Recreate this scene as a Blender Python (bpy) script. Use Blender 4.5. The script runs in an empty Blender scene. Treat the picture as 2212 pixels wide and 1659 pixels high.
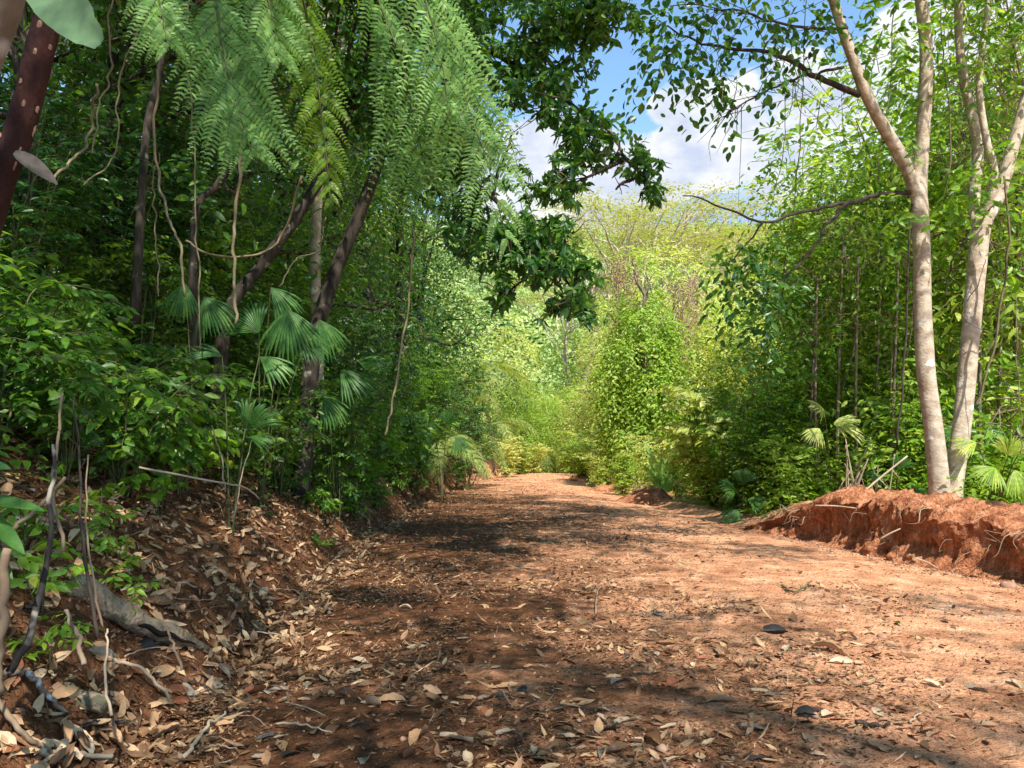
import bpy, math, random
import numpy as np

SEED = 11
rng = np.random.default_rng(SEED)
random.seed(SEED)
PI = math.pi
scene = bpy.context.scene
COL = scene.collection

# ------------------------------------------------------------------ view geometry (photo measured at 2212 x 1659)
F, CX, CY, HC = 1671.0, 1106.0, 829.5, 1.35


def P(x, y, d):
    return np.array([(x - CX) / F * d, d, HC - (y - CY) / F * d])


def sm(a, b, x):
    t = np.clip((np.asarray(x, float) - a) / (b - a), 0, 1)
    return t * t * (3 - 2 * t)


def unit(v):
    v = np.asarray(v, float)
    return v / np.maximum(np.linalg.norm(v, axis=-1, keepdims=True), 1e-9)


# ------------------------------------------------------------------ noise
def _hash(ix, iy, iz):
    h = (ix.astype(np.uint32) * np.uint32(374761393) + iy.astype(np.uint32) * np.uint32(668265263) + iz.astype(np.uint32) * np.uint32(2246822519))
    h = (h ^ (h >> np.uint32(13))) * np.uint32(1274126177)
    h = (h ^ (h >> np.uint32(16))) * np.uint32(2654435761)
    return ((h >> np.uint32(8)) & np.uint32(0xFFFF)).astype(float) / 65535.0


def vnoise(x, y, z=0.0):
    x, y, z = np.broadcast_arrays(np.asarray(x, float), np.asarray(y, float), np.asarray(z, float))
    fx, fy, fz = np.floor(x), np.floor(y), np.floor(z)
    ix, iy, iz = fx.astype(np.int64), fy.astype(np.int64), fz.astype(np.int64)
    u, v, w = x - fx, y - fy, z - fz
    u, v, w = u * u * (3 - 2 * u), v * v * (3 - 2 * v), w * w * (3 - 2 * w)
    r = 0
    for a in (0, 1):
        for b in (0, 1):
            for c in (0, 1):
                r = r + _hash(ix + a, iy + b, iz + c) * (u if a else 1 - u) * (v if b else 1 - v) * (w if c else 1 - w)
    return r * 2 - 1


def fbm(x, y, z=0.0, o=4):
    r, a, f = 0, 0.5, 1.0
    for k in range(o):
        r = r + a * vnoise(np.asarray(x) * f + 17.3 * k, np.asarray(y) * f + 5.1 * k, np.asarray(z) * f + 9.7 * k)
        a *= 0.5
        f *= 2.03
    return r


# ------------------------------------------------------------------ terrain
_xl = ([-60, 0, 5, 12, 28, 38, 46, 60, 90], [-1.55, -1.6, -1.75, -2.3, -2.1, -0.9, 0.5, 4.5, 16])
_xr = ([-60, 0, 7.7, 12.7, 18, 25, 33, 46, 60, 90], [5.6, 5.4, 5.05, 4.0, 3.3, 3.0, 3.5, 4.6, 9.0, 21])


def xl(Y):
    return np.interp(Y, *_xl)


def xr(Y):
    return np.interp(Y, *_xr)


def zroad(Y):
    Y = np.asarray(Y, float)
    e = np.clip(Y - 40, 0, 16)
    z = -0.085 * np.clip(Y, -60, 60) - 0.011 * e * e - 0.30 * np.clip(Y - 60, 0, 60) * 0.5
    return z


def H(X, Y):
    X, Y = np.broadcast_arrays(np.asarray(X, float), np.asarray(Y, float))
    L, R = xl(Y), xr(Y)
    c = (L + R) / 2
    w = (R - L) / 2
    z = zroad(Y) + 0.10 * (1 - np.clip((X - c) / w, -1, 1) ** 2)
    jig = 0.18 * vnoise(Y * 0.9, 3.3) + 0.1 * vnoise(Y * 2.7, 8.1)
    t = np.clip(L + jig - X, 0, None)
    cut = (0.25 + 0.22 * sm(8, 16, Y)) * sm(0, 0.6, t)
    bank = cut + np.where(t < 3.2, 0.62 * t, 1.98 + 0.40 * (np.minimum(t, 16) - 3.2) + 0.15 * np.clip(t - 16, 0, 60))
    bank = bank * (1 - 0.75 * sm(30, 60, Y))
    z = z + bank
    s = np.clip(X - R, 0, None)
    plateau = 0.5 * sm(0.28, 0.7, s) - 0.06 * np.clip(s - 1, 0, 6) - 0.22 * np.clip(s - 7, 0, 60)
    fall = 0.12 * sm(0.1, 0.5, s) - 0.10 * np.clip(s - 0.5, 0, 5) - 0.28 * np.clip(s - 5.5, 0, 60)
    k = sm(12.6, 14.2, Y)
    z = z + plateau * (1 - k) + fall * k
    far = sm(70, 110, np.hypot(X, Y))
    z = z * (1 - far) + far * (-24.0)
    return z


def Hd(X, Y):
    X, Y = np.broadcast_arrays(np.asarray(X, float), np.asarray(Y, float))
    off = np.maximum(xl(Y) - X, X - xr(Y))
    rough = 1 + 2.2 * sm(-0.3, 0.5, off)
    near = 1 - sm(25, 60, np.hypot(X, Y))
    d = 0.035 * fbm(X * 1.1, Y * 1.1, 0.5, 3) + 0.016 * fbm(X * 5, Y * 5, 2.5, 3) + 0.010 * fbm(X * 17, Y * 17, 4.5, 2)
    return H(X, Y) + d * rough * (0.25 + 0.75 * near)


def ground_hit(x, y, d0=1.6, d1=75.0):
    ds = np.concatenate([np.arange(d0, 12, 0.01), np.arange(12, d1, 0.05)])
    X = (x - CX) / F * ds
    Z = HC - (y - CY) / F * ds
    below = np.nonzero(Z < Hd(X, ds))[0]
    d = ds[below[0]] if len(below) else d1
    X = (x - CX) / F * d
    return np.array([X, d, float(Hd(X, d))])


def ground_normal(X, Y):
    e = 0.04
    gx = (Hd(X + e, Y) - Hd(X - e, Y)) / (2 * e)
    gy = (Hd(X, Y + e) - Hd(X, Y - e)) / (2 * e)
    return unit(np.stack([-gx, -gy, np.ones_like(gx)], -1))


# ------------------------------------------------------------------ mesh building
class MB:
    def __init__(self):
        self.v, self.f3, self.f4, self.n = [], [], [], 0

    def add(self, v, f3=None, f4=None):
        v = np.asarray(v, float).reshape(-1, 3)
        if f3 is not None and len(f3):
            self.f3.append(np.asarray(f3, np.int64).reshape(-1, 3) + self.n)
        if f4 is not None and len(f4):
            self.f4.append(np.asarray(f4, np.int64).reshape(-1, 4) + self.n)
        self.v.append(v)
        self.n += len(v)

    def mesh(self, name, mat, smooth=False):
        v = np.concatenate(self.v) if self.v else np.zeros((0, 3))
        f3 = np.concatenate(self.f3) if self.f3 else np.zeros((0, 3), np.int64)
        f4 = np.concatenate(self.f4) if self.f4 else np.zeros((0, 4), np.int64)
        me = bpy.data.meshes.new(name)
        me.vertices.add(len(v))
        me.vertices.foreach_set('co', v.astype(np.float32).ravel())
        loops = np.concatenate([f3.ravel(), f4.ravel()])
        me.loops.add(len(loops))
        me.loops.foreach_set('vertex_index', loops.astype(np.int32))
        nf = len(f3) + len(f4)
        me.polygons.add(nf)
        st = np.concatenate([np.arange(len(f3)) * 3, len(f3) * 3 + np.arange(len(f4)) * 4])
        me.polygons.foreach_set('loop_start', st.astype(np.int32))
        if smooth:
            me.polygons.foreach_set('use_smooth', np.ones(nf, bool))
        me.update(calc_edges=True)
        me.materials.append(mat)
        return me

    def build(self, name, mat, parent=None, smooth=False, extra=None, extra_mat=None):
        n3, n4 = sum(len(f) for f in self.f3), sum(len(f) for f in self.f4)
        if extra is not None and extra.n:
            e3 = np.concatenate(extra.f3) if extra.f3 else None
            e4 = np.concatenate(extra.f4) if extra.f4 else None
            self.add(np.concatenate(extra.v), e3, e4)
            me = self.mesh(name, mat, smooth)
            me.materials.append(extra_mat)
            m3, m4 = sum(len(f) for f in self.f3), sum(len(f) for f in self.f4)
            idx = np.zeros(m3 + m4, np.int32)
            idx[n3:m3] = 1
            idx[m3 + n4:] = 1
            me.polygons.foreach_set('material_index', idx)
            return link(name, me, parent)
        return link(name, self.mesh(name, mat, smooth), parent)


def link(name, me, parent=None):
    o = bpy.data.objects.new(name, me)
    COL.objects.link(o)
    if parent is not None:
        o.parent = parent
    return o


def tag(o, label=None, cat=None, group=None, kind=None):
    for k, v in (('label', label), ('category', cat), ('group', group), ('kind', kind)):
        if v is not None:
            o[k] = v
    return o


def thing(name, label, cat, loc=(0, 0, 0), rz=0.0, sc=1.0, group=None):
    o = bpy.data.objects.new(name, None)
    COL.objects.link(o)
    o.empty_display_size = 0.1
    o.location = [float(c) for c in loc]
    o.rotation_euler = (0, 0, rz)
    o.scale = (sc, sc, sc)
    return tag(o, label, cat, group)


def copy_tree(o, parent=None):
    c = o.copy()
    COL.objects.link(c)
    if parent is not None:
        c.parent = parent
    for ch in list(o.children):
        copy_tree(ch, c)
    return c


_used = set()


def put(proto, label, loc, rz=None, sc=1.0, group=None, tilt=(0, 0), zs=1.0):
    """the proto itself the first time, a copy (with its parts) after that"""
    o = proto if proto.name not in _used else copy_tree(proto)
    _used.add(proto.name)
    _used.add(o.name)
    o.location = [float(c) for c in loc]
    o.rotation_euler = (tilt[0], tilt[1], random.uniform(0, 2 * PI) if rz is None else rz)
    o.scale = (sc, sc, sc * zs)
    o['label'] = label
    if group:
        o['group'] = group
    return o


# leaf templates: x across (unit width), y along (unit length), z = fold
T_OVATE = (np.array([[0, 0, 0], [-.40, .27, .13], [.40, .27, .13], [0, .30, 0], [-.42, .58, .13], [.42, .58, .13], [0, .62, 0], [0, 1, 0],
                     [-.20, .84, .06], [.20, .84, .06]], float),
           [(0, 2, 3), (0, 3, 1), (6, 9, 7), (6, 7, 8)], [(3, 2, 5, 6), (1, 3, 6, 4), (6, 5, 9, 9), (6, 8, 4, 4)])
T_OVATE = (T_OVATE[0], [(0, 2, 3), (0, 3, 1), (6, 9, 7), (6, 7, 8), (6, 5, 9), (6, 8, 4)], [(3, 2, 5, 6), (1, 3, 6, 4)])
T_DIAM = (np.array([[0, 0, 0], [-.46, .45, .16], [.46, .45, .16], [0, 1, 0]], float), [(0, 2, 3), (0, 3, 1)], [])
T_STRIP = (np.array([[-.30, 0, 0], [.30, 0, 0], [-.5, .35, .06], [.5, .35, .06], [-.42, .74, .05], [.42, .74, .05], [0, 1, 0]], float), [(4, 5, 6)], [(0, 1, 3, 2), (2, 3, 5, 4)])
T_SIX = (np.array([[0, 0, 0], [-.40, .30, .12], [.40, .30, .12], [-.34, .68, .12], [.34, .68, .12], [0, 1, 0], [0, .5, 0]], float),
         [(0, 2, 6), (0, 6, 1), (6, 2, 4), (6, 3, 1), (6, 4, 5), (6, 5, 3)], [])


def place(mb, tm, pos, dirv, nrm, L, W, bend=0.0):
    pos = np.asarray(pos, float)
    n = len(pos)
    if n == 0:
        return
    tv, f3, f4 = tm
    y = unit(dirv)
    nrm = np.asarray(nrm, float)
    z = unit(nrm - (nrm * y).sum(-1, keepdims=True) * y + 1e-6)
    x = np.cross(y, z)
    L = np.broadcast_to(np.asarray(L, float), (n,))[:, None, None]
    W = np.broadcast_to(np.asarray(W, float), (n,))[:, None, None]
    B = np.broadcast_to(np.asarray(bend, float), (n,))[:, None, None]
    t = tv[None]
    v = pos[:, None] + t[..., 0:1] * W * x[:, None] + t[..., 1:2] * L * y[:, None] + (t[..., 2:3] * W - B * t[..., 1:2] ** 2 * L) * z[:, None]
    k = len(tv)
    off = (np.arange(n) * k)[:, None, None]
    mb.add(v.reshape(-1, 3), (np.array(f3)[None] + off).reshape(-1, 3) if len(f3) else None,
           (np.array(f4)[None] + off).reshape(-1, 4) if len(f4) else None)


def spline(pts, n):
    """Catmull-Rom through the points, n samples"""
    p = np.asarray(pts, float)
    if len(p) == 2:
        return p[0] + (p[1] - p[0]) * np.linspace(0, 1, n)[:, None]
    q = np.vstack([2 * p[0] - p[1], p, 2 * p[-1] - p[-2]])
    s = np.linspace(0, len(p) - 1, n)
    i = np.clip(s.astype(int), 0, len(p) - 2)
    t = (s - i)[:, None]
    a, b, c, d = q[i], q[i + 1], q[i + 2], q[i + 3]
    return 0.5 * (2 * b + (c - a) * t + (2 * a - 5 * b + 4 * c - d) * t ** 2 + (3 * b - a - 3 * c + d) * t ** 3)


def tube(mb, pts, rad, sides=7, cap=True, rough=0.0, rseed=0.0):
    p = np.asarray(pts, float)
    n = len(p)
    r = np.broadcast_to(np.asarray(rad, float), (n,)) if np.ndim(rad) == 0 or len(np.atleast_1d(rad)) == n else np.interp(np.linspace(0, 1, n), np.linspace(0, 1, len(rad)), rad)
    t = unit(np.gradient(p, axis=0))
    up = np.array([0.31, 0.22, 0.92]) if abs(t[0] @ unit([0.31, 0.22, 0.92])) < 0.9 else np.array([1.0, 0.1, 0])
    us = []
    u = unit(np.cross(t[0], up))
    for k in range(n):
        u = unit(u - (u @ t[k]) * t[k])
        us.append(u)
    us = np.array(us)
    ws = np.cross(t, us)
    a = np.linspace(0, 2 * PI, sides, endpoint=False)
    ring = us[:, None] * np.cos(a)[None, :, None] + ws[:, None] * np.sin(a)[None, :, None]
    rr = r[:, None] * np.ones(sides)[None]
    if rough:
        q = p[:, None] + ring * r[:, None, None]
        m = r.max()
        rr = rr * (1 + rough * fbm(q[..., 0] / m * .9 + rseed, q[..., 1] / m * .9, q[..., 2] / m * .35, 3))
    v = (p[:, None] + ring * rr[..., None]).reshape(-1, 3)
    i = np.arange(n - 1)[:, None] * sides
    j = np.arange(sides)[None]
    j2 = (j + 1) % sides
    f4 = np.stack([i + j, i + j2, i + sides + j2, i + sides + j], -1).reshape(-1, 4)
    f3 = []
    if cap:
        v = np.vstack([v, p[0], p[-1]])
        c0, c1 = n * sides, n * sides + 1
        for k in range(sides):
            f3.append((c0, (k + 1) % sides, k))
            f3.append((c1, (n - 1) * sides + k, (n - 1) * sides + (k + 1) % sides))
    mb.add(v, f3, f4)


def rnd_dir(n, r=None):
    return unit((r or rng).normal(size=(n, 3)))


def sprays(mb, blobs, n, k, L, wl=0.42, droop=0.35, tm=T_SIX, step=0.55, whorl=False, shell=0.35, updir=1.0, jit=0.6, nout=.55, twigs=None, gap=0.0, bend=0.18):
    """leafy twigs filling a list of ellipsoids (centre, radii)"""
    C = np.array([b[0] for b in blobs], float)
    R = np.array([b[1] if np.ndim(b[1]) else (b[1],) * 3 for b in blobs], float)
    vol = R.prod(1) ** 0.75
    pick = rng.choice(len(C), n, p=vol / vol.sum())
    d = rnd_dir(n)
    rad = (shell + (1 - shell) * rng.random(n)) ** 0.6
    pos = C[pick] + d * R[pick] * rad[:, None]
    if gap:
        q = fbm(pos[:, 0] * 1.1 + 3, pos[:, 1] * 1.1, pos[:, 2] * 1.1, 2)
        keep = q > -0.5 + gap
        pos, d, n = pos[keep], d[keep], int(keep.sum())
    dirv = unit(d * 0.9 + rng.normal(size=(n, 3)) * 0.55 + np.array([0, 0, -droop]))
    Ls = L * rng.uniform(0.7, 1.25, n)
    if twigs is not None:
        for q in range(0, n, max(1, n // 260)):
            tube(twigs, spline([pos[q] - dirv[q] * L * 2.5 + [0, 0, -.05], pos[q] + dirv[q] * L], 4), [L * .05, L * .025], 4, False)
    side = unit(np.cross(dirv, np.array([0, 0, 1.0]) + rng.normal(size=(n, 3)) * 0.25))
    allp, alld, alln, alll = [], [], [], []
    if whorl:
        b2 = np.cross(dirv, side)
        for j in range(k):
            a = 2 * PI * j / k + rng.uniform(-.3, .3, n)
            dd = unit(dirv * rng.uniform(.15, .8, n)[:, None] + side * np.cos(a)[:, None] + b2 * np.sin(a)[:, None] + np.array([0, 0, -droop]))
            allp.append(pos + rng.normal(size=(n, 3)) * L * .12)
            alld.append(dd)
            alln.append(dirv * .7 + np.array([0, 0, updir * .6]) + rng.normal(size=(n, 3)) * jit * .5)
            alll.append(Ls * rng.uniform(.75, 1.1, n))
    else:
        for j in range(k):
            s = (-1) ** j
            dd = dirv * rng.uniform(.35, .75, n)[:, None] + side * s * rng.uniform(.6, 1, n)[:, None] + np.array([0, 0, -droop * .5])
            allp.append(pos + dirv * (Ls * step * j)[:, None] + np.array([0, 0, -1.0]) * (0.012 * j * j * L / .1 * droop))
            alld.append(dd)
            alln.append(np.array([0, 0, updir * .6]) + d * nout + rng.normal(size=(n, 3)) * jit)
            alll.append(Ls * rng.uniform(.7, 1.15, n))
    l = np.concatenate(alll)
    place(mb, tm, np.concatenate(allp), np.concatenate(alld), np.concatenate(alln), l, l * wl, bend)


# ------------------------------------------------------------------ materials
def nodes_of(name):
    m = bpy.data.materials.new(name)
    m.use_nodes = True
    nt = m.node_tree
    nt.nodes.clear()
    out = nt.nodes.new('ShaderNodeOutputMaterial')
    return m, nt, out


def N(nt, typ, **kw):
    n = nt.nodes.new(typ)
    for k, v in kw.items():
        if k in n.inputs:
            n.inputs[k].default_value = v
        else:
            setattr(n, k, v)
    return n


def ramp(nt, stops, interp='LINEAR'):
    r = nt.nodes.new('ShaderNodeValToRGB')
    e = r.color_ramp.elements
    r.color_ramp.interpolation = interp
    while len(e) < len(stops):
        e.new(0.5)
    for i, (p, c) in enumerate(stops):
        e[i].position = p
        e[i].color = (*c, 1) if len(c) == 3 else c
    return r


def mathn(nt, op, a, b=None, c=None):
    n = nt.nodes.new('ShaderNodeMath')
    n.operation = op
    for i, v in enumerate((a, b, c)):
        if v is None:
            continue
        if isinstance(v, (int, float)):
            n.inputs[i].default_value = v
        else:
            nt.links.new(v, n.inputs[i])
    return n.outputs[0]


def mixc(nt, fac, a, b, blend='MIX'):
    n = nt.nodes.new('ShaderNodeMix')
    n.data_type = 'RGBA'
    n.blend_type = blend
    for sock, v in ((n.inputs[0], fac), (n.inputs[6], a), (n.inputs[7], b)):
        if isinstance(v, (int, float)):
            sock.default_value = v
        elif isinstance(v, tuple):
            sock.default_value = (*v, 1) if len(v) == 3 else v
        else:
            nt.links.new(v, sock)
    return n.outputs[2]


def leaf_mat(name, stops, trans=0.35, rough=0.42, spec=0.4, under=None, noise_scale=0.0, tcol=None, vein=False):
    m, nt, out = nodes_of(name)
    geo = N(nt, 'ShaderNodeNewGeometry')
    oi = N(nt, 'ShaderNodeObjectInfo')
    r = mathn(nt, 'ADD', mathn(nt, 'MULTIPLY', geo.outputs['Random Per Island'], 0.72), mathn(nt, 'MULTIPLY', oi.outputs['Random'], 0.28))
    if noise_scale:
        nz = N(nt, 'ShaderNodeTexNoise', Scale=noise_scale, Detail=2.0)
        nt.links.new(geo.outputs['Position'], nz.inputs['Vector'])
        r = mathn(nt, 'ADD', mathn(nt, 'MULTIPLY', r, 0.5), mathn(nt, 'MULTIPLY_ADD', nz.outputs['Fac'], 1.5, -0.5))
    rp = ramp(nt, stops)
    nt.links.new(r, rp.inputs[0])
    col = rp.outputs[0]
    # blotches inside a leaf
    nb = N(nt, 'ShaderNodeTexNoise', Scale=28.0, Detail=3.0)
    nt.links.new(geo.outputs['Position'], nb.inputs['Vector'])
    col = mixc(nt, 1.0, col, ramp_of(nt, nb.outputs['Fac'], [(.3, (.72, .72, .72)), (.7, (1.2, 1.2, 1.15))]), 'MULTIPLY')
    base = col
    if under:
        base = mixc(nt, mathn(nt, 'MULTIPLY', geo.outputs['Backfacing'], 0.8), col, under)
    bs = N(nt, 'ShaderNodeBsdfPrincipled', Roughness=rough)
    bs.inputs['Specular IOR Level'].default_value = spec
    nt.links.new(base, bs.inputs['Base Color'])
    tr = N(nt, 'ShaderNodeBsdfTranslucent')
    tc = mixc(nt, 1.0, col, tcol or (1.9, 1.75, 0.7), 'MULTIPLY')
    nt.links.new(tc, tr.inputs['Color'])
    mx = N(nt, 'ShaderNodeMixShader')
    mx.inputs[0].default_value = trans
    nt.links.new(bs.outputs[0], mx.inputs[1])
    nt.links.new(tr.outputs[0], mx.inputs[2])
    nt.links.new(mx.outputs[0], out.inputs[0])
    return m


def ramp_of(nt, sock, stops, interp='LINEAR'):
    r = ramp(nt, stops, interp)
    nt.links.new(sock, r.inputs[0])
    return r.outputs[0]


def bark_mat(name, dark, light, patch=None, scale=6.0, stretch=0.25, bump=0.4, patch_amt=0.55, band=0.0):
    m, nt, out = nodes_of(name)
    tc = N(nt, 'ShaderNodeTexCoord')
    mp = N(nt, 'ShaderNodeMapping')
    mp.inputs['Scale'].default_value = (1, 1, stretch)
    nt.links.new(tc.outputs['Object'], mp.inputs['Vector'])
    n1 = N(nt, 'ShaderNodeTexNoise', Scale=scale, Detail=6.0, Roughness=.65)
    nt.links.new(mp.outputs[0], n1.inputs['Vector'])
    col = ramp_of(nt, n1.outputs['Fac'], [(.32, dark), (.68, light)])
    if patch:
        n2 = N(nt, 'ShaderNodeTexNoise', Scale=scale * 0.8, Detail=3.0)
        nt.links.new(tc.outputs['Object'], n2.inputs['Vector'])
        col = mixc(nt, ramp_of(nt, n2.outputs['Fac'], [(patch_amt, (0, 0, 0)), (patch_amt + .06, (1, 1, 1))]), col, patch)
    if band:
        wv = N(nt, 'ShaderNodeTexWave', Scale=band, Distortion=6.0, Detail=3.0)
        wv.bands_direction = 'Z'
        nt.links.new(tc.outputs['Object'], wv.inputs['Vector'])
        col = mixc(nt, 1.0, col, ramp_of(nt, wv.outputs['Fac'], [(.0, (.68, .66, .62)), (.5, (1.06, 1.06, 1.06))]), 'MULTIPLY')
    bs = N(nt, 'ShaderNodeBsdfPrincipled', Roughness=.85)
    bs.inputs['Specular IOR Level'].default_value = .2
    nt.links.new(col, bs.inputs['Base Color'])
    n3 = N(nt, 'ShaderNodeTexNoise', Scale=scale * 4, Detail=5.0)
    nt.links.new(mp.outputs[0], n3.inputs['Vector'])
    bp = N(nt, 'ShaderNodeBump', Strength=bump, Distance=.02)
    nt.links.new(n3.outputs['Fac'], bp.inputs['Height'])
    nt.links.new(bp.outputs[0], bs.inputs['Normal'])
    nt.links.new(bs.outputs[0], out.inputs[0])
    return m


def soil_mat(name, berm=False):
    m, nt, out = nodes_of(name)
    geo = N(nt, 'ShaderNodeNewGeometry')
    pos = geo.outputs['Position']

    def nz(scale, detail=5.0, rough=.6):
        n = N(nt, 'ShaderNodeTexNoise', Scale=scale, Detail=detail, Roughness=rough)
        nt.links.new(pos, n.inputs['Vector'])
        return n.outputs['Fac']
    sep = N(nt, 'ShaderNodeSeparateXYZ')
    nt.links.new(pos, sep.inputs[0])
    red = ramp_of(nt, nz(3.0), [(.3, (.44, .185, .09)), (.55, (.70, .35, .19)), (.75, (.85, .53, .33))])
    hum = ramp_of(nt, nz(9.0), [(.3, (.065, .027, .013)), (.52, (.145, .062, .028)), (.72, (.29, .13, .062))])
    if berm:
        red = ramp_of(nt, nz(5.0), [(.3, (.20, .072, .036)), (.5, (.45, .185, .09)), (.72, (.64, .33, .19))])
        # scraped vertical streaks
        mp = N(nt, 'ShaderNodeMapping')
        mp.inputs['Scale'].default_value = (1, 1, .12)
        nt.links.new(pos, mp.inputs['Vector'])
        st = N(nt, 'ShaderNodeTexNoise', Scale=30.0, Detail=4.0)
        nt.links.new(mp.outputs[0], st.inputs['Vector'])
        col = mixc(nt, 1.0, red, ramp_of(nt, st.outputs['Fac'], [(.35, (.62, .55, .5)), (.6, (1.1, 1.1, 1.1))]), 'MULTIPLY')
    else:
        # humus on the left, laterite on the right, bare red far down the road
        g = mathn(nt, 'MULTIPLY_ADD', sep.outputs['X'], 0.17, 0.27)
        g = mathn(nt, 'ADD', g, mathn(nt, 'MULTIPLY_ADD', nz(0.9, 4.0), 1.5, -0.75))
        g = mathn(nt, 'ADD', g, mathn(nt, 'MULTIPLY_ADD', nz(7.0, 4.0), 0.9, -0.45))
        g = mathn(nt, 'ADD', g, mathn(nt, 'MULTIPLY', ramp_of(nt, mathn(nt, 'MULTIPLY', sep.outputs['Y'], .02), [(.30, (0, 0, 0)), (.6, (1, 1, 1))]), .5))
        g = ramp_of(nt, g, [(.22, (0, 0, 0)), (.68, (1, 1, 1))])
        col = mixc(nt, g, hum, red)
    speck = ramp_of(nt, nz(95.0, 3.0, .7), [(.36, (.55, .52, .5)), (.5, (1, 1, 1)), (.68, (1.3, 1.28, 1.25))])
    col = mixc(nt, .9, col, speck, 'MULTIPLY')
    bs = N(nt, 'ShaderNodeBsdfPrincipled', Roughness=.95)
    bs.inputs['Specular IOR Level'].default_value = .12
    nt.links.new(col, bs.inputs['Base Color'])
    vo = N(nt, 'ShaderNodeTexVoronoi', Scale=38.0)
    nt.links.new(pos, vo.inputs['Vector'])
    hgt = mathn(nt, 'ADD', mathn(nt, 'MULTIPLY', nz(26.0, 6.0, .7), 1.0), mathn(nt, 'MULTIPLY', vo.outputs['Distance'], -.35))
    bp = N(nt, 'ShaderNodeBump', Strength=.9, Distance=.035)
    nt.links.new(hgt, bp.inputs['Height'])
    nt.links.new(bp.outputs[0], bs.inputs['Normal'])
    nt.links.new(bs.outputs[0], out.inputs[0])
    return m


def plain_mat(name, stops, rough=.8, noise=20.0, spec=.2, trans=0.0):
    m, nt, out = nodes_of(name)
    tc = N(nt, 'ShaderNodeTexCoord')
    oi = N(nt, 'ShaderNodeObjectInfo')
    geo = N(nt, 'ShaderNodeNewGeometry')
    nz = N(nt, 'ShaderNodeTexNoise', Scale=noise, Detail=4.0)
    nt.links.new(tc.outputs['Object'], nz.inputs['Vector'])
    f = mathn(nt, 'ADD', mathn(nt, 'MULTIPLY_ADD', nz.outputs['Fac'], .9, -.2), mathn(nt, 'MULTIPLY', mathn(nt, 'ADD', oi.outputs['Random'], geo.outputs['Random Per Island']), .22))
    bs = N(nt, 'ShaderNodeBsdfPrincipled', Roughness=rough)
    bs.inputs['Specular IOR Level'].default_value = spec
    c = ramp_of(nt, f, stops)
    nt.links.new(c, bs.inputs['Base Color'])
    sh = bs.outputs[0]
    if trans:
        tr = N(nt, 'ShaderNodeBsdfTranslucent')
        nt.links.new(c, tr.inputs['Color'])
        mx = N(nt, 'ShaderNodeMixShader')
        mx.inputs[0].default_value = trans
        nt.links.new(sh, mx.inputs[1])
        nt.links.new(tr.outputs[0], mx.inputs[2])
        sh = mx.outputs[0]
    nt.links.new(sh, out.inputs[0])
    return m


M = {}
M['soil'] = soil_mat('laterite_soil')
M['berm'] = soil_mat('red_clay', True)
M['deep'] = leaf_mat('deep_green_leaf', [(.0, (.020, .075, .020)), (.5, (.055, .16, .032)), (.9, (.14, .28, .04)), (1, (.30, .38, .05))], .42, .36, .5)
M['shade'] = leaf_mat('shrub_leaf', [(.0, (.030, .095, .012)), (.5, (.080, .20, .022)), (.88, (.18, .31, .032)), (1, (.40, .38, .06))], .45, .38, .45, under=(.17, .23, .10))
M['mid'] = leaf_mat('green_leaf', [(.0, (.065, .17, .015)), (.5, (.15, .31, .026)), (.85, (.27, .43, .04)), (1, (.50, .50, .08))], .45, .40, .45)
M['light'] = leaf_mat('sunny_leaf', [(.0, (.13, .25, .035)), (.5, (.28, .43, .06)), (.85, (.44, .55, .10)), (1, (.58, .56, .16))], .45, .45, .4)  # leaf colour paled to carry the bright haze down the road
M['yellow'] = leaf_mat('yellow_green_leaf', [(.0, (.24, .33, .08)), (.5, (.46, .54, .15)), (.85, (.62, .65, .25)), (1, (.64, .48, .25))], .42, .5, .3)  # distance haze and glare mixed into this pale leaf colour
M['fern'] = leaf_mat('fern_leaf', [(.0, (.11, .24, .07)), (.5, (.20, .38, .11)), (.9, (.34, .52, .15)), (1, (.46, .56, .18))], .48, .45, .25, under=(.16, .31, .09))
M['fernyellow'] = leaf_mat('young_fern_leaf', [(.0, (.10, .22, .015)), (.5, (.18, .32, .025)), (1, (.30, .40, .05))], .5, .4, .4)
M['ochre'] = leaf_mat('ochre_leaf', [(.0, (.20, .27, .08)), (.5, (.34, .38, .13)), (1, (.46, .41, .19))], .4, .5, .3)
M['brownleaf'] = leaf_mat('withered_leaf', [(.0, (.22, .13, .07)), (.5, (.42, .28, .16)), (1, (.55, .42, .26))], .3, .6, .2, tcol=(1, .85, .6))
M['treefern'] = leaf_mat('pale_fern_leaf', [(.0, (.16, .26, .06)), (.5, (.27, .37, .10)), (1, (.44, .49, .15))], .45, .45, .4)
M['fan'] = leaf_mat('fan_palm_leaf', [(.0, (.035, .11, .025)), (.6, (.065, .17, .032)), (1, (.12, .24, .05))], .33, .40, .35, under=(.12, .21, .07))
M['canopy'] = leaf_mat('hazy_hill_canopy', [(.0, (.20, .31, .15)), (.4, (.36, .47, .19)), (.7, (.52, .60, .25)), (1, (.66, .67, .34))], .3, .6, .2, noise_scale=.06)  # greens lightened so the colour itself holds the valley haze
M['canopyfar'] = leaf_mat('distant_canopy', [(.0, (.10, .18, .09)), (.5, (.17, .25, .11)), (1, (.28, .34, .14))], .2, .7, .1, noise_scale=.03)
M['dryleaf'] = leaf_mat('leaf_litter', [(.0, (.06, .032, .02)), (.2, (.16, .08, .04)), (.45, (.34, .19, .10)), (.72, (.52, .34, .19)), (.9, (.60, .43, .27)), (1, (.40, .17, .07))], .12, .6, .25, tcol=(1, .8, .6))
M['debris'] = leaf_mat('small_debris', [(.0, (.030, .015, .008)), (.4, (.10, .045, .020)), (.7, (.23, .115, .055)), (.93, (.40, .235, .125)), (1, (.55, .38, .23))], .08, .7, .2, tcol=(1, .8, .6))
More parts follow.
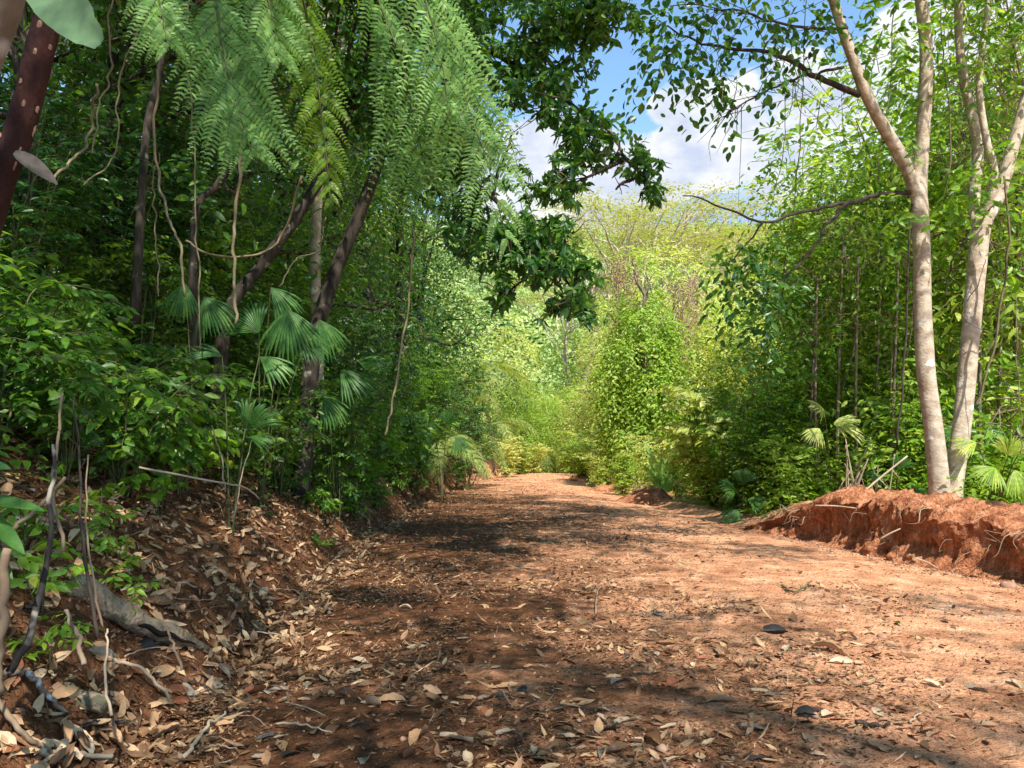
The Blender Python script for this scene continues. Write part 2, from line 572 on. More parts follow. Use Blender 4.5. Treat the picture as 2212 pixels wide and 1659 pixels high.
M['bark_dark'] = bark_mat('dark_bark', (.014, .011, .009), (.085, .066, .048), (.20, .19, .15), 9, .3, .5, .62)
M['bark_pale'] = bark_mat('pale_bark', (.30, .23, .155), (.62, .53, .41), (.76, .73, .68), 6.5, 1.3, .5, .65)
M['bark_mid'] = bark_mat('mottled_bark', (.10, .075, .05), (.28, .22, .16), (.42, .39, .33), 6, .3, .5, .6)
M['stem'] = plain_mat('green_stem', [(.2, (.05, .07, .02)), (.8, (.14, .14, .06))], .6)
M['twig'] = plain_mat('twig_bark', [(.2, (.10, .065, .04)), (.5, (.24, .17, .11)), (.9, (.40, .31, .22))], .85, 9.0)
M['darktwig'] = plain_mat('dark_twig', [(.2, (.02, .014, .012)), (.8, (.09, .065, .05))], .85, 9.0)
M['dry'] = plain_mat('dry_stalk', [(.2, (.26, .18, .11)), (.8, (.52, .42, .30))], .8, 6.0)
M['vine'] = plain_mat('vine_bark', [(.2, (.10, .08, .04)), (.8, (.27, .22, .13))], .8, 9.0)
M['log'] = bark_mat('weathered_wood', (.11, .08, .05), (.40, .30, .20), (.12, .11, .07), 13, .8, .9, .55)
M['fungus'] = plain_mat('pale_fungus', [(.2, (.45, .36, .24)), (.8, (.66, .58, .44))], .7)
M['fernbark'] = bark_mat('reddish_fern_bark', (.012, .005, .004), (.060, .020, .014), None, 9, .5, .8)
M['scar'] = plain_mat('leaf_scar', [(.25, (.09, .04, .022)), (.8, (.36, .22, .14))], .85, 55.0)
M['stone'] = plain_mat('clay_stone', [(.2, (.22, .11, .07)), (.8, (.48, .32, .22))], .9, 12.0)
M['hillsoil'] = plain_mat('hill_cover', [(.2, (.06, .10, .03)), (.8, (.12, .17, .05))], .9, .05)
M['mountain'] = plain_mat('hazy_mountain', [(.2, (.14, .21, .32)), (.8, (.20, .28, .38))], .9, .004)  # blue of the hazy air painted into the slopes
DRYCOL = {
    'pale tan': [(.15, (.40, .26, .15)), (.5, (.60, .43, .27)), (.9, (.74, .58, .41))],
    'tan': [(.15, (.28, .155, .075)), (.5, (.46, .27, .14)), (.9, (.60, .40, .24))],
    'brown': [(.15, (.11, .055, .026)), (.5, (.23, .115, .055)), (.9, (.36, .20, .105))],
    'reddish brown': [(.15, (.14, .045, .02)), (.5, (.26, .09, .04)), (.9, (.38, .17, .08))],
    'blackened': [(.15, (.012, .012, .013)), (.9, (.07, .065, .06))],
    'yellow': [(.15, (.42, .33, .06)), (.9, (.62, .55, .16))],
    'green': [(.15, (.07, .16, .02)), (.9, (.20, .32, .05))],
    'grey': [(.15, (.12, .10, .075)), (.9, (.34, .28, .21))],
}
for c in DRYCOL:
    M['dry_' + c] = plain_mat(c.replace(' ', '_') + '_dead_leaf', DRYCOL[c], .62, 30.0, .25, .10)

# ------------------------------------------------------------------ camera, sun, sky
cam = bpy.data.cameras.new('camera')
cam.sensor_width = 36.0
cam.lens = F / 2212 * 36
cam.clip_start, cam.clip_end = 0.05, 12000
camo = bpy.data.objects.new('camera', cam)
camo.location = (0, 0, HC)
camo.rotation_euler = (PI / 2, 0, 0)
COL.objects.link(camo)
scene.camera = camo

SUN = unit([0.18, -0.55, 0.815])
sl = bpy.data.lights.new('sun', 'SUN')
sl.energy = 8.2
sl.angle = math.radians(0.53)
sl.color = (1.0, .95, .86)
so = bpy.data.objects.new('sun', sl)
from mathutils import Vector
so.rotation_euler = Vector(SUN).to_track_quat('Z', 'Y').to_euler()
COL.objects.link(so)

world = bpy.data.worlds.new('World')
scene.world = world
world.use_nodes = True
wt = world.node_tree
wt.nodes.clear()
wo = wt.nodes.new('ShaderNodeOutputWorld')
bg = wt.nodes.new('ShaderNodeBackground')
bg.inputs['Strength'].default_value = 0.15
sky = wt.nodes.new('ShaderNodeTexSky')
sky.sky_type = 'NISHITA'
sky.sun_disc = False
sky.sun_elevation = math.asin(SUN[2])
sky.sun_rotation = math.atan2(SUN[0], SUN[1])
sky.air_density, sky.dust_density, sky.ozone_density = 1.0, 0.4, 1.6
tcw = wt.nodes.new('ShaderNodeTexCoord')
dirn = tcw.outputs['Generated']


def wnoise(scale, detail=6.0):
    mp = N(wt, 'ShaderNodeMapping')
    mp.inputs['Scale'].default_value = (1, 1, 1.7)
    mp.inputs['Location'].default_value = (3.1, .7, 1.9)
    wt.links.new(dirn, mp.inputs['Vector'])
    n = N(wt, 'ShaderNodeTexNoise', Scale=scale, Detail=detail, Roughness=.55)
    wt.links.new(mp.outputs[0], n.inputs['Vector'])
    return n.outputs['Fac']


def wblob(px, py, rad):
    """closeness (0..1) of a sky direction to a cloud's own direction"""
    v = unit(P(px, py, 1.0) - [0, 0, HC])
    d = N(wt, 'ShaderNodeVectorMath')
    d.operation = 'DISTANCE'
    wt.links.new(dirn, d.inputs[0])
    d.inputs[1].default_value = tuple(v)
    return mathn(wt, 'MULTIPLY_ADD', d.outputs['Value'], -1.0 / rad, 1.0)


blobs = None
for b in ((1500, 335, .085), (1590, 310, .085), (1425, 232, .032), (1690, 340, .09), (1500, 285, .05), (1740, 230, .07), (1130, 425, .11), (1330, 440, .12), (1980, 250, .12), (2120, 150, .10), (620, 190, .10), (1180, 330, .05)):
    q = wblob(*b)
    blobs = q if blobs is None else mathn(wt, 'MAXIMUM', blobs, q)
cl = mathn(wt, 'ADD', mathn(wt, 'MAXIMUM', blobs, -.6), mathn(wt, 'MULTIPLY_ADD', wnoise(9.0, 8.0), 2.2, -1.1))
clm = ramp_of(wt, cl, [(.10, (0, 0, 0)), (.30, (1, 1, 1))])
shade = ramp_of(wt, wnoise(14.0, 5.0), [(.36, (4.4, 5.0, 6.3)), (.60, (6.9, 7.0, 7.1))])
skycol = mixc(wt, 1.0, sky.outputs[0], (1.5, 1.74, 1.8), 'MULTIPLY')
wt.links.new(mixc(wt, clm, skycol, shade), bg.inputs['Color'])
wt.links.new(bg.outputs[0], wo.inputs['Surface'])

scene.view_settings.view_transform = 'Standard'
scene.view_settings.look = 'None'
scene.view_settings.exposure = 0
scene.view_settings.gamma = 1
cy = scene.cycles
cy.max_bounces = 6
cy.diffuse_bounces = 3
cy.glossy_bounces = 2
cy.transmission_bounces = 3
cy.use_adaptive_sampling = True
cy.adaptive_threshold = 0.025
cy.use_denoising = True


# ------------------------------------------------------------------ ground, road, earth bank, hills
def grid_faces(nu, nv):
    i = np.arange(nu - 1)[:, None] * nv
    j = np.arange(nv - 1)[None]
    return np.stack([i + j, i + nv + j, i + nv + j + 1, i + j + 1], -1).reshape(-1, 4)


def sinh_axis(n, a, lo, hi, c):
    u = np.linspace(math.asinh((lo - c) / a), math.asinh((hi - c) / a), n)
    return c + a * np.sinh(u)


gx = sinh_axis(460, 1.6, -2500, 2500, -1.2)
gy = sinh_axis(620, 2.2, -60, 4000, 5.0)
GX, GY = np.meshgrid(gx, gy, indexing='ij')
GZ = Hd(GX, GY)
inside = np.minimum(GX - xl(GY), xr(GY) - GX)
GZ -= 0.10 * sm(0.12, 0.45, inside) * (GY > -8) * (GY < 62)
mb = MB()
mb.add(np.stack([GX, GY, GZ], -1), None, grid_faces(len(gx), len(gy)))
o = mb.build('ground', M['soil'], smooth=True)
tag(o, kind='structure')

ry = np.concatenate([np.arange(0.6, 9, .022), 9 * np.exp(np.linspace(0, math.log(61 / 9), 420))])
ru = np.linspace(0, 1, 330)
RY, RU = np.meshgrid(ry, ru, indexing='ij')
A, B = xl(RY) - .06, xr(RY) + .12
RX = A + (B - A) * RU
ins = np.minimum(RX - A, B - RX)
RZ = Hd(RX, RY) + 0.012 - 0.05 * (1 - sm(0, .28, ins)) + .007 * fbm(RX * 34, RY * 34, 1.0, 2)
mb = MB()
mb.add(np.stack([RX, RY, RZ], -1), None, grid_faces(len(ry), len(ru))[:, ::-1])
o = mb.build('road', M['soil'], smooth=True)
tag(o, kind='structure')

# raw red earth thrown up beside the road: undercut lip, scraped face, crumbly top
s = np.linspace(4.6, 14.3, 400)
prof = np.array([[-.10, -.10], [-.02, .0], [.07, .10], [.14, .24], [.17, .38], [.14, .50], [.13, .57], [.22, .63], [.42, .66], [.75, .64], [1.2, .60], [1.9, .50], [2.6, .30]])
pu = spline(np.hstack([prof, np.zeros((len(prof), 1))]), 90)[:, :2]
S, U = np.meshgrid(s, np.arange(len(pu)), indexing='ij')
hk = (.98 + .55 * fbm(s * 1.1, 2.0, 0, 5)) * sm(13.2, 11.4, s) * .88 + .02
hk = hk + .12 * np.exp(-((s - 11.0) / .6) ** 2)
off = pu[:, 0][None] + 0 * S
hgt = pu[:, 1][None] * hk[:, None]
BX = xr(S) - .05 + off + .30 * fbm(S * .9, 7.0, 0, 4)
BY = S.copy()
lump = .19 * fbm(S * 2.2, off * 4, hgt * 2.6, 4) + .16 * np.abs(fbm(S * 5.5, off * 3, hgt * 1.0, 3)) + .07 * fbm(S * 15, off * 12, hgt * 10, 4)
face = sm(.0, .08, hgt) * (1 - .55 * sm(.3, .7, off))
BX = BX + lump * 1.2 * face
BZ = zroad(S) + hgt + lump * .8 * sm(.15, .5, hgt) + .10 * fbm(S * 7, off * 7, 0, 4) * sm(.3, .5, hgt) + .02 * fbm(S * 25, off * 25, 0, 2)
BZ = np.where(U >= len(pu) - 6, BZ - .15, BZ)
mb = MB()
mb.add(np.stack([BX, BY, BZ], -1), None, grid_faces(len(s), len(pu))[:, ::-1])
o = mb.build('earth_bank', M['berm'], smooth=True)
tag(o, kind='structure')
BERM = (BX, BY, BZ)


def heap(name, x, y, d, w, h, seed):
    c = ground_hit(x, y) if d is None else P(x, y, d)
    c[2] = float(H(c[0], c[1]))
    u = np.linspace(0, 1, 26)
    a = np.linspace(0, 2 * PI, 49)
    U2, A2 = np.meshgrid(u, a, indexing='ij')
    r = w * (1 + .35 * fbm(np.cos(A2) * 1.4 + seed, np.sin(A2) * 1.4, 0, 3)) * U2
    z = h * (1 - U2 ** 1.6) - .06 + h * .5 * fbm(r * np.cos(A2) * 4 / w * .5 + seed, r * np.sin(A2) * 2 / w, 3.0, 4) * (1 - U2)
    X2, Y2 = c[0] + r * np.cos(A2), c[1] + r * np.sin(A2) * 1.3
    m2 = MB()
    m2.add(np.stack([X2, Y2, Hd(X2, Y2) + z], -1), None, grid_faces(26, 49))
    return m2.build(name, M['berm'], smooth=True)


tag(heap('earth_mound', 1392, 1085, None, .75, .42, 3), kind='structure')
tag(heap('earth_mound', 1310, 1062, None, .7, .30, 9), kind='structure')
tag(heap('earth_mound', 1255, 1040, None, .8, .35, 14), kind='structure')


def hill_z(X, Y):
    ridge = np.interp(X, [-420, -200, -60, 30, 90, 160, 260, 420], [74, 68, 56, 47, 50, 56, 68, 78])
    z = -26 + (ridge + 26) * sm(110, 300, Y) + 12 * fbm(X * .012, Y * .012, 1.0, 4) * sm(120, 200, Y)
    return z - 60 * sm(320, 480, Y)


hx = np.linspace(-420, 420, 140)
hy = np.linspace(95, 480, 90)
HX, HY = np.meshgrid(hx, hy, indexing='ij')
mb = MB()
mb.add(np.stack([HX, HY, hill_z(HX, HY)], -1), None, grid_faces(140, 90))
tag(mb.build('hills', M['hillsoil'], smooth=True), kind='structure')
mx_ = np.linspace(-2600, 3400, 160)
my_ = np.linspace(2600, 3600, 24)
MX, MY = np.meshgrid(mx_, my_, indexing='ij')
mz = (430 + 300 * np.exp(-((MX - 900) / 500) ** 2) + 190 * fbm(MX * .0016, 3.0, 0, 5)) * sm(2600, 3050, MY) * (1 - sm(3200, 3600, MY)) - 30
mb = MB()
mb.add(np.stack([MX, MY, mz], -1), None, grid_faces(160, 24))
tag(mb.build('mountains', M['mountain'], smooth=True), kind='structure')

# the wooded hillside reads as one mass
nt_ = 4200
ty = 100 + 235 * rng.random(nt_) ** 1.05
tx = ty * rng.uniform(-.45, .55, nt_)
tz = hill_z(tx, ty)
hr = rng.uniform(3.2, 6.5, nt_)
mb = MB()
k = 120
d = rnd_dir(nt_ * k)
d[:, 2] = np.abs(d[:, 2]) * 1.1 - .25
c = np.repeat(np.stack([tx, ty, tz + hr * .9], -1), k, 0)
rr = np.repeat(hr, k)
pos = c + d * rr[:, None] * rng.uniform(.7, 1.05, nt_ * k)[:, None] * np.array([1, 1, 1.1])
nearm = ty.repeat(k) < 1e9
place(mb, T_DIAM, pos, rng.normal(size=pos.shape) + [0, 0, -.3], d + rng.normal(size=d.shape) * .5, rr * rng.uniform(.13, .24, len(rr)), rr * rng.uniform(.11, .2, len(rr)), .2)
o = mb.build('hillside_forest', M['canopy'])
tag(o, 'bright green mass of treetops covering the hillside beyond the road', 'forest', kind='stuff')

# ------------------------------------------------------------------ plant makers
def make_shrub(name, label, cat, h, spread, stems, twigs, k, L, wl, mat, tm=T_OVATE, droop=.35, arch=.35, bare=.15, stem_mat='stem', sr=.010, bend=.2, oneside=0.0, jit=.35):
    t = thing(name, label, cat)
    fo, st = MB(), MB()
    pp, dd, nn, ll = [], [], [], []
    for _ in range(stems):
        az = random.uniform(0, 2 * PI)
        lean = random.uniform(.1, 1) * spread
        hh = h * random.uniform(.6, 1.05)
        out = np.array([math.cos(az), math.sin(az), 0])
        b0 = out * random.uniform(0, .12) * spread
        q = np.linspace(0, 1, 9)[:, None]
        wob = rng.normal(size=3) * .06 * h
        pts = b0 + out * lean * q ** 1.5 + np.array([0, 0, 1]) * hh * (q - arch * q ** 3) / (1 - arch * .55) + wob * np.sin(q * 3)
        tube(st, pts, np.linspace(sr, sr * .35, 9), 5, False)
        for j in range(twigs):
            u = bare + (1 - bare) * random.random() ** .8
            p0 = pts[0] + 0
            i = u * 8
            i0 = min(int(i), 7)
            p0 = pts[i0] + (pts[i0 + 1] - pts[i0]) * (i - i0)
            a2 = az + random.gauss(0, 1.3)
            dv = unit(np.array([math.cos(a2), math.sin(a2), random.uniform(-.1, .7) - droop * .5]))
            tl = L * k * .42 * random.uniform(.6, 1.2)
            tube(st, spline([p0, p0 + dv * tl * .5 + [0, 0, .02], p0 + dv * tl - [0, 0, droop * tl * .35]], 4), [sr * .4, sr * .2], 3, False)
            side = unit(np.cross(dv, [0, 0, 1.0]))
            for m in range(k):
                v = (m + .6) / k
                sgn = 1 if m % 2 else -1
                pp.append(p0 + dv * tl * v - np.array([0, 0, droop * tl * .35 * v * v]))
                dd.append(dv * random.uniform(.35, .8) + side * sgn * random.uniform(.5, 1) + np.array([0, 0, -droop * random.uniform(.2, 1.1)]))
                nn.append(np.array([0, 0, .75]) + out * .4 + rng.normal(size=3) * (jit + .15))
                ll.append(L * random.uniform(.6, 1.15))
    ll = np.array(ll)
    place(fo, tm, pp, dd, nn, ll, ll * wl, bend)
    st.build('stem', M[stem_mat], t)
    fo.build('foliage', M[mat], t)
    return t


def limb_to(mb, a, b, r0, r1, sides=6, sag=.0, n=9, wob=.06):
    a, b = np.asarray(a, float), np.asarray(b, float)
    L = np.linalg.norm(b - a)
    m1 = a + (b - a) * .35 + rng.normal(size=3) * L * wob + [0, 0, L * .06]
    m2 = a + (b - a) * .7 + rng.normal(size=3) * L * wob + [0, 0, L * .05 - sag * L]
    p = spline([a, m1, m2, b], n)
    tube(mb, p, np.linspace(r0, r1, n), sides, False)
    return p


def make_tree(name, label, cat, trunk, tr, blobs, n, k, L, wl, mat, bark, tm=T_SIX, droop=.35, whorl=False, shell=.35, gap=.0, group=None, limb_from=.45, twr=True, rough=.08, sub=3, step=.55, base=None, boughs=None, lr=.35, nout=.55, jit=.6):
    t = thing(name, label, cat, group=group)
    tb, lb, cb, wb = MB(), MB(), MB(), MB()
    trunk = np.asarray(trunk, float)
    nodes = None
    if base is not None:
        base = np.asarray(base, float)
        t.location = [float(c) for c in base]
        trunk = trunk - base
        blobs = [(np.asarray(c) - base, R) for c, R in blobs]
    if boughs:
        nodes = []
        for bp, r0, r1 in boughs:
            q = spline(np.asarray(bp) - base, 40)
            q = q + np.stack([fbm(np.arange(40) * .25, r0 * 99, k_, 2) for k_ in (0, 5, 9)], -1) * .10 * np.minimum(1, np.arange(40) / 6)[:, None]
            tube(lb, q, np.linspace(r0, r1, 40), 8, True, .15)
            nodes.append(q)
        nodes = np.concatenate(nodes)
    pts = spline(trunk, 22)
    tube(tb, pts, np.linspace(tr[0], tr[1], 22) * (1 + .35 * np.exp(-np.linspace(0, 1, 22) * 22)), 12, True, rough)
    for c, R in blobs:
        c = np.asarray(c, float)
        R3 = np.array(R if np.ndim(R) else (R,) * 3, float)
        i = int(np.clip(21 * (limb_from + (1 - limb_from) * random.random()), 0, 21))
        if c[2] < pts[i][2]:
            i = max(4, int(np.argmin(np.abs(pts[:, 2] - (c[2] - .4 * R3[2])))))
        r0 = tr[0] * lr
        src = pts[i]
        if nodes is not None:
            r0 = .026
            src = nodes[int(np.argmin(((nodes - c) ** 2).sum(1) + .02 * rng.random(len(nodes))))]
        p = limb_to(lb, src, c, r0, r0 * .35)
        for _ in range(sub):
            e = c + rnd_dir(1)[0] * R3 * .75
            limb_to(lb, p[-3], e, r0 * .32, r0 * .1, 4, n=6, wob=.1)
    sprays(cb, blobs, n, k, L, wl, droop, tm, step, whorl, shell, gap=gap, twigs=wb if twr else None, nout=nout, jit=jit)
    tb.build('trunk', M[bark], t, smooth=True)
    if lb.n:
        lb.build('branches', M[bark if bark != 'bark_pale' else 'bark_mid'], t, smooth=True)
    cb.build('crown', M[mat], t, extra=wb, extra_mat=M['twig'])
    return t


def frond_geo(leaf, stem, rach, npin, Lp, nlf, ll, lw, hang=.5, up=(0, 0, 1), start=.12, tipw=.12, rr=(.008, .002), swing=.55, pin_curl=.25, narrow=.30):
    """a twice-pinnate frond: rachis polyline, npin pairs of combs, each with nlf pairs of leaflets"""
    up = np.asarray(up, float)
    R = spline(rach, 60)
    tube(stem, R, np.linspace(rr[0], rr[1], 60), 5, False)
    T = unit(np.gradient(R, axis=0))
    for sgn in (-1, 1):
        s = start + (1 - start) * (np.arange(npin) + .5 * (sgn > 0) * .6) / npin
        i = np.clip(s * 59, 0, 58.99)
        i0 = i.astype(int)
        p0 = R[i0] + (R[i0 + 1] - R[i0]) * (i - i0)[:, None]
        tt = T[i0]
        side = unit(np.cross(tt, up)) * sgn
        prof = Lp * np.clip(np.sin(PI * np.clip(.18 + .80 * (s - start) / (1 - start), 0, 1)) ** .8, tipw, 1) * rng.uniform(.92, 1.08, npin)
        dv = unit(side + tt * swing + rng.normal(size=(npin, 3)) * .11)
        q = np.linspace(0, 1, nlf + 1)[1:]
        ax = p0[:, None] + dv[:, None] * (prof[:, None] * q[None])[..., None] + np.array([0, 0, -1.0]) * (hang * prof[:, None] * q[None] ** 2)[..., None] + tt[:, None] * (pin_curl * prof[:, None] * q[None] ** 2)[..., None]
        tg = unit(np.gradient(ax, axis=1))
        # midrib of each comb as a thin strip
        for m in range(npin):
            tube(stem, np.vstack([p0[m], ax[m][::max(1, nlf // 6)], ax[m][-1]]), [rr[0] * .28, rr[1] * .3], 3, False)
        nr = unit(np.cross(dv, tt)) * sgn
        nr = np.where((nr @ up)[:, None] < 0, -nr, nr)
        nrm = np.repeat(nr[:, None], nlf, 1) + rng.normal(size=(npin, 1, 3)) * .22 + rng.normal(size=(npin, nlf, 3)) * .14
        lf = ll * (prof[:, None] / Lp) ** .6 * np.clip(1.05 - q[None] ** 2.2, narrow * .35, 1) * rng.uniform(.9, 1.1, (npin, nlf))
        for s2 in (-1, 1):
            sd = unit(np.cross(tg, nrm)) * s2
            place(leaf, T_STRIP, ax.reshape(-1, 3), (sd + tg * .45).reshape(-1, 3), nrm.reshape(-1, 3), lf.ravel(), lw * (lf / ll).ravel() ** .6, .25)


def make_fern_tree(name, label, h, lean, nf, FL, mat='treefern', trunk_r=.036, npin=17, nlf=13):
    t = thing(name, label, 'tree fern')
    tb = MB()
    top = np.array([lean, 0, h])
    pts = spline([(0, 0, -.2), (lean * .3, .02, h * .5), top], 12)
    tube(tb, pts, np.linspace(trunk_r * 1.3, trunk_r, 12), 9, True, .2)
    tb.build('trunk', M['bark_mid'], t, smooth=True)
    for q in range(nf):
        a = 2 * PI * q / nf + random.uniform(-.25, .25)
        o = np.array([math.cos(a), math.sin(a), 0])
        l = FL * random.uniform(.75, 1.1)
        u = random.uniform(.25, .75)
        rach = [top, top + o * l * .3 + [0, 0, l * .25 * u], top + o * l * .65 + [0, 0, l * .22 * u - l * .06], top + o * l * .95 + [0, 0, -l * .28]]
        lf, st = MB(), MB()
        frond_geo(lf, st, rach, npin, l * .26, nlf, l * .042, l * .018, .35)
        f = lf.build('frond', M[mat], t)
        st.build('midrib', M['stem'], f)
    return t


def fan_geo(mb, c, d, nrm, R, segs=22, arc=2.5, droop=.25, split=.55):
    """pleated fan leaf: c hub, d main direction, nrm upper side"""
    d = unit(d)
    nrm = unit(np.asarray(nrm, float) - np.dot(nrm, d) * d)
    x = np.cross(d, nrm)
    da = arc / segs
    us = np.array([.03, .25, .5, .75, 1.0])
    for k in range(segs):
        a = -arc / 2 + da * (k + .5)
        rk = R * (.72 + .28 * math.cos(a * .75)) * random.uniform(.93, 1.05)
        dr = droop * random.uniform(.7, 1.4)
        v = []
        for u in us:
            w = da * .5 * rk * min(u, split + .12 * (u > split)) * (1.0 if u <= split + .26 else .12)
            cdir = math.cos(a) * d + math.sin(a) * x
            sdir = -math.sin(a) * d + math.cos(a) * x
            ctr = c + cdir * rk * u - nrm * dr * rk * u * u * .6 - np.array([0, 0, 1]) * dr * rk * u ** 3 * .8
            v += [ctr - sdir * w * 1.02, ctr + nrm * w * .9, ctr + sdir * w * 1.02]
        f = []
        for q in range(len(us) - 1):
            b = q * 3
            f += [(b, b + 1, b + 4, b + 3), (b + 1, b + 2, b + 5, b + 4)]
        mb.add(v, None, f)


def fan_palm(name, label, base, leaves, mat='fan'):
    """leaves: list of (hub position, direction, normal, radius, arc)"""
    t = thing(name, label, 'fan palm', base)
    base = np.asarray(base, float)
    for hub, d, nrm, R, arc in leaves:
        hub = np.asarray(hub, float) - base
        lf, st = MB(), MB()
        fan_geo(lf, hub, d, nrm, R, int(arc * 9), arc)
        f = lf.build('fan_leaf', M[mat], t)
        tube(st, spline([(random.uniform(-.03, .03), random.uniform(-.03, .03), 0), hub * .55 + [0, 0, .12 * np.linalg.norm(hub)], hub], 9), [.010, .006], 5, False)
        st.build('petiole', M['stem'], f)
    return t


def blade_geo(mb, base, d, up, L, W, n=9, arch=.5, fold=.18, tip=1.0):
    """one big undivided leaf blade as a folded arching strip"""
    d, up = unit(d), np.asarray(up, float)
    x = unit(np.cross(d, up))
    up = np.cross(x, d)
    v, f = [], []
    for i in range(n):
        u = i / (n - 1)
        w = W * .5 * math.sin(PI * min(1, .06 + .94 * u ** .8 * tip)) ** .7 + .002
        c = np.asarray(base) + d * L * u - up * arch * L * u * u * .55
        nz = fold * w
        v += [c - x * w + up * (nz + random.uniform(-.04, .04) * w), c, c + x * w + up * (nz + random.uniform(-.04, .04) * w)]
        if i:
            b = (i - 1) * 3
            f += [(b, b + 1, b + 4, b + 3), (b + 1, b + 2, b + 5, b + 4)]
    mb.add(v, None, f)


def vine(name, label, pts, r, mat='vine', n=40, leaves=0, leafmat='mid', group=None, L=.08, jig=.02):
    pts = np.asarray(pts, float)
    t = thing(name, label, 'vine', pts[-1], group=group)
    q = spline(pts, n) - pts[-1]
    s = np.arange(n) * .37
    q = q + np.stack([fbm(s, 1.0 + pts[0][0], 0, 2), fbm(s, 5.0 + pts[0][0], 0, 2), 0 * s], -1) * jig * 2
    mb = MB()
    tube(mb, q, r * (1 + .25 * fbm(s * 3, 2.0, 0, 2)), 5, True)
    mb.build('stem', M[mat], t)
    if leaves:
        i = rng.integers(0, n, leaves)
        lf = MB()
        l = rng.uniform(.6, 1.2, leaves) * L
        place(lf, T_OVATE, q[i], rng.normal(size=(leaves, 3)) * [1, 1, .3] + [0, 0, -.8], rng.normal(size=(leaves, 3)) * .5 + [0, -.4, .8], l, l * .6, .2)
        lf.build('foliage', M[leafmat], t)
    return t


def gz(x, y):
    return float(H(x, y))


def on(x, d, dz=-.05):
    """a point of the ground at image column x and distance d"""
    X = (x - CX) / F * d
    return (X, d, gz(X, d) + dz)

# ------------------------------------------------------------------ the leaning tree fern over the left edge
t = thing('tree_fern', 'leaning tree fern with scarred red-brown trunk and huge fronds hanging into the upper view', 'tree fern', P(-230, 1260, 3.2))
o0 = np.array(t.location)
tb, sc_ = MB(), MB()
tp = spline([P(-230, 1290, 3.2), P(-120, 800, 3.25), P(-14, 430, 3.3), P(45, 270, 3.35), P(92, 90, 3.4), P(128, -50, 3.45), P(230, -270, 3.6), P(400, -350, 3.8)], 60) - o0
tube(tb, tp, np.linspace(.066, .050, 60), 14, True, .13)
tt = unit(np.gradient(tp, axis=0))
for k in range(62):
    i = 8 + int(k * 43 / 62 + random.uniform(-1, 1))
    a = k * 2.4 + random.uniform(-.3, .3)
    u = unit(np.cross(tt[i], [.2, 1, .1]))
    w = np.cross(tt[i], u)
    rd = u * math.cos(a) + w * math.sin(a)
    r = .066 - .016 * i / 59
    c = tp[i] + rd * (r * 1.045)
    sd = np.cross(tt[i], rd)
    hh, ww = random.uniform(.012, .030), random.uniform(.006, .013)
    ang = np.linspace(0, 2 * PI, 11)[:-1]
    ring = [c + tt[i] * hh * math.sin(b) + sd * ww * math.cos(b) - rd * .006 * (math.cos(b) ** 2) for b in ang]
    sc_.add(np.vstack([ring, c + rd * .004]), [(10, q, (q + 1) % 10) for q in range(10)])
trk = tb.build('trunk', M['fernbark'], t, smooth=True)
tag(sc_.build('leaf_scars', M['scar'], trk), kind='stuff')
top = tp[-1]


def fern_frond(pix, d, npin, Lp, nlf, ll, lw, mat='fern', hang=.5, swing=.8, start=.3, up=(0, -.5, .8), pin_curl=.2, narrow=.3):
    lf, st = MB(), MB()
    pts = [top] + [P(x, y, dd) - o0 for (x, y), dd in zip(pix, d)]
    frond_geo(lf, st, pts, npin, Lp, nlf, ll, lw, hang, up, start, .10, (.010, .002), swing, pin_curl, narrow)
    f = lf.build('frond', M[mat], t)
    st.build('midrib', M['stem'], f)


fern_frond([(440, -170), (462, -40), (472, 40), (486, 130), (510, 220), (550, 350)], [3.75, 3.7, 3.66, 3.62, 3.6, 3.6], 13, .40, 23, .060, .0165, hang=.2, swing=1.15, start=.40)
fern_frond([(520, -220), (552, -110), (575, -20), (592, 60), (602, 140)], [3.95, 4.0, 4.0, 4.0, 4.0], 9, .32, 20, .052, .0165, hang=.3, swing=1.1, start=.4)
fern_frond([(310, -210), (330, -80), (346, 10), (365, 110)], [3.7, 3.6, 3.55, 3.5], 9, .26, 18, .045, .015, hang=.3, swing=1.1, start=.42)
fern_frond([(600, -160), (655, 0), (682, 150), (702, 310), (716, 450)], [4.3, 4.6, 4.65, 4.65, 4.6], 17, .24, 16, .042, .015, 'fernyellow', hang=.4, swing=.8, start=.3)
fern_frond([(760, -300), (880, -160), (951, 0), (991, 133), (1016, 247), (1053, 353), (1106, 560)], [4.2, 4.4, 4.5, 4.5, 4.5, 4.45, 4.4], 17, .46, 21, .062, .0165, hang=.5, swing=1.0, start=.3)
fern_frond([(680, -270), (770, -110), (825, 20), (866, 130), (892, 240), (912, 330), (926, 400)], [4.3, 4.5, 4.6, 4.6, 4.6, 4.6, 4.6], 14, .44, 21, .062, .0165, hang=.5, swing=1.0, start=.3)
fern_frond([(700, -330), (800, -230), (880, -110), (925, 20), (955, 140), (970, 260)], [4.0, 4.1, 4.2, 4.2, 4.2, 4.2], 12, .42, 21, .062, .0165, hang=.5, swing=.95, start=.3)
fern_frond([(300, -460), (180, -480), (40, -430), (-80, -250)], [3.7, 3.6, 3.5, 3.5], 22, .36, 16, .05, .016, hang=.5, swing=.6, start=.25)
fern_frond([(430, -480), (480, -560), (520, -560), (560, -420)], [3.4, 2.8, 2.3, 1.8], 20, .36, 16, .05, .016, hang=.5, swing=.6, start=.25)

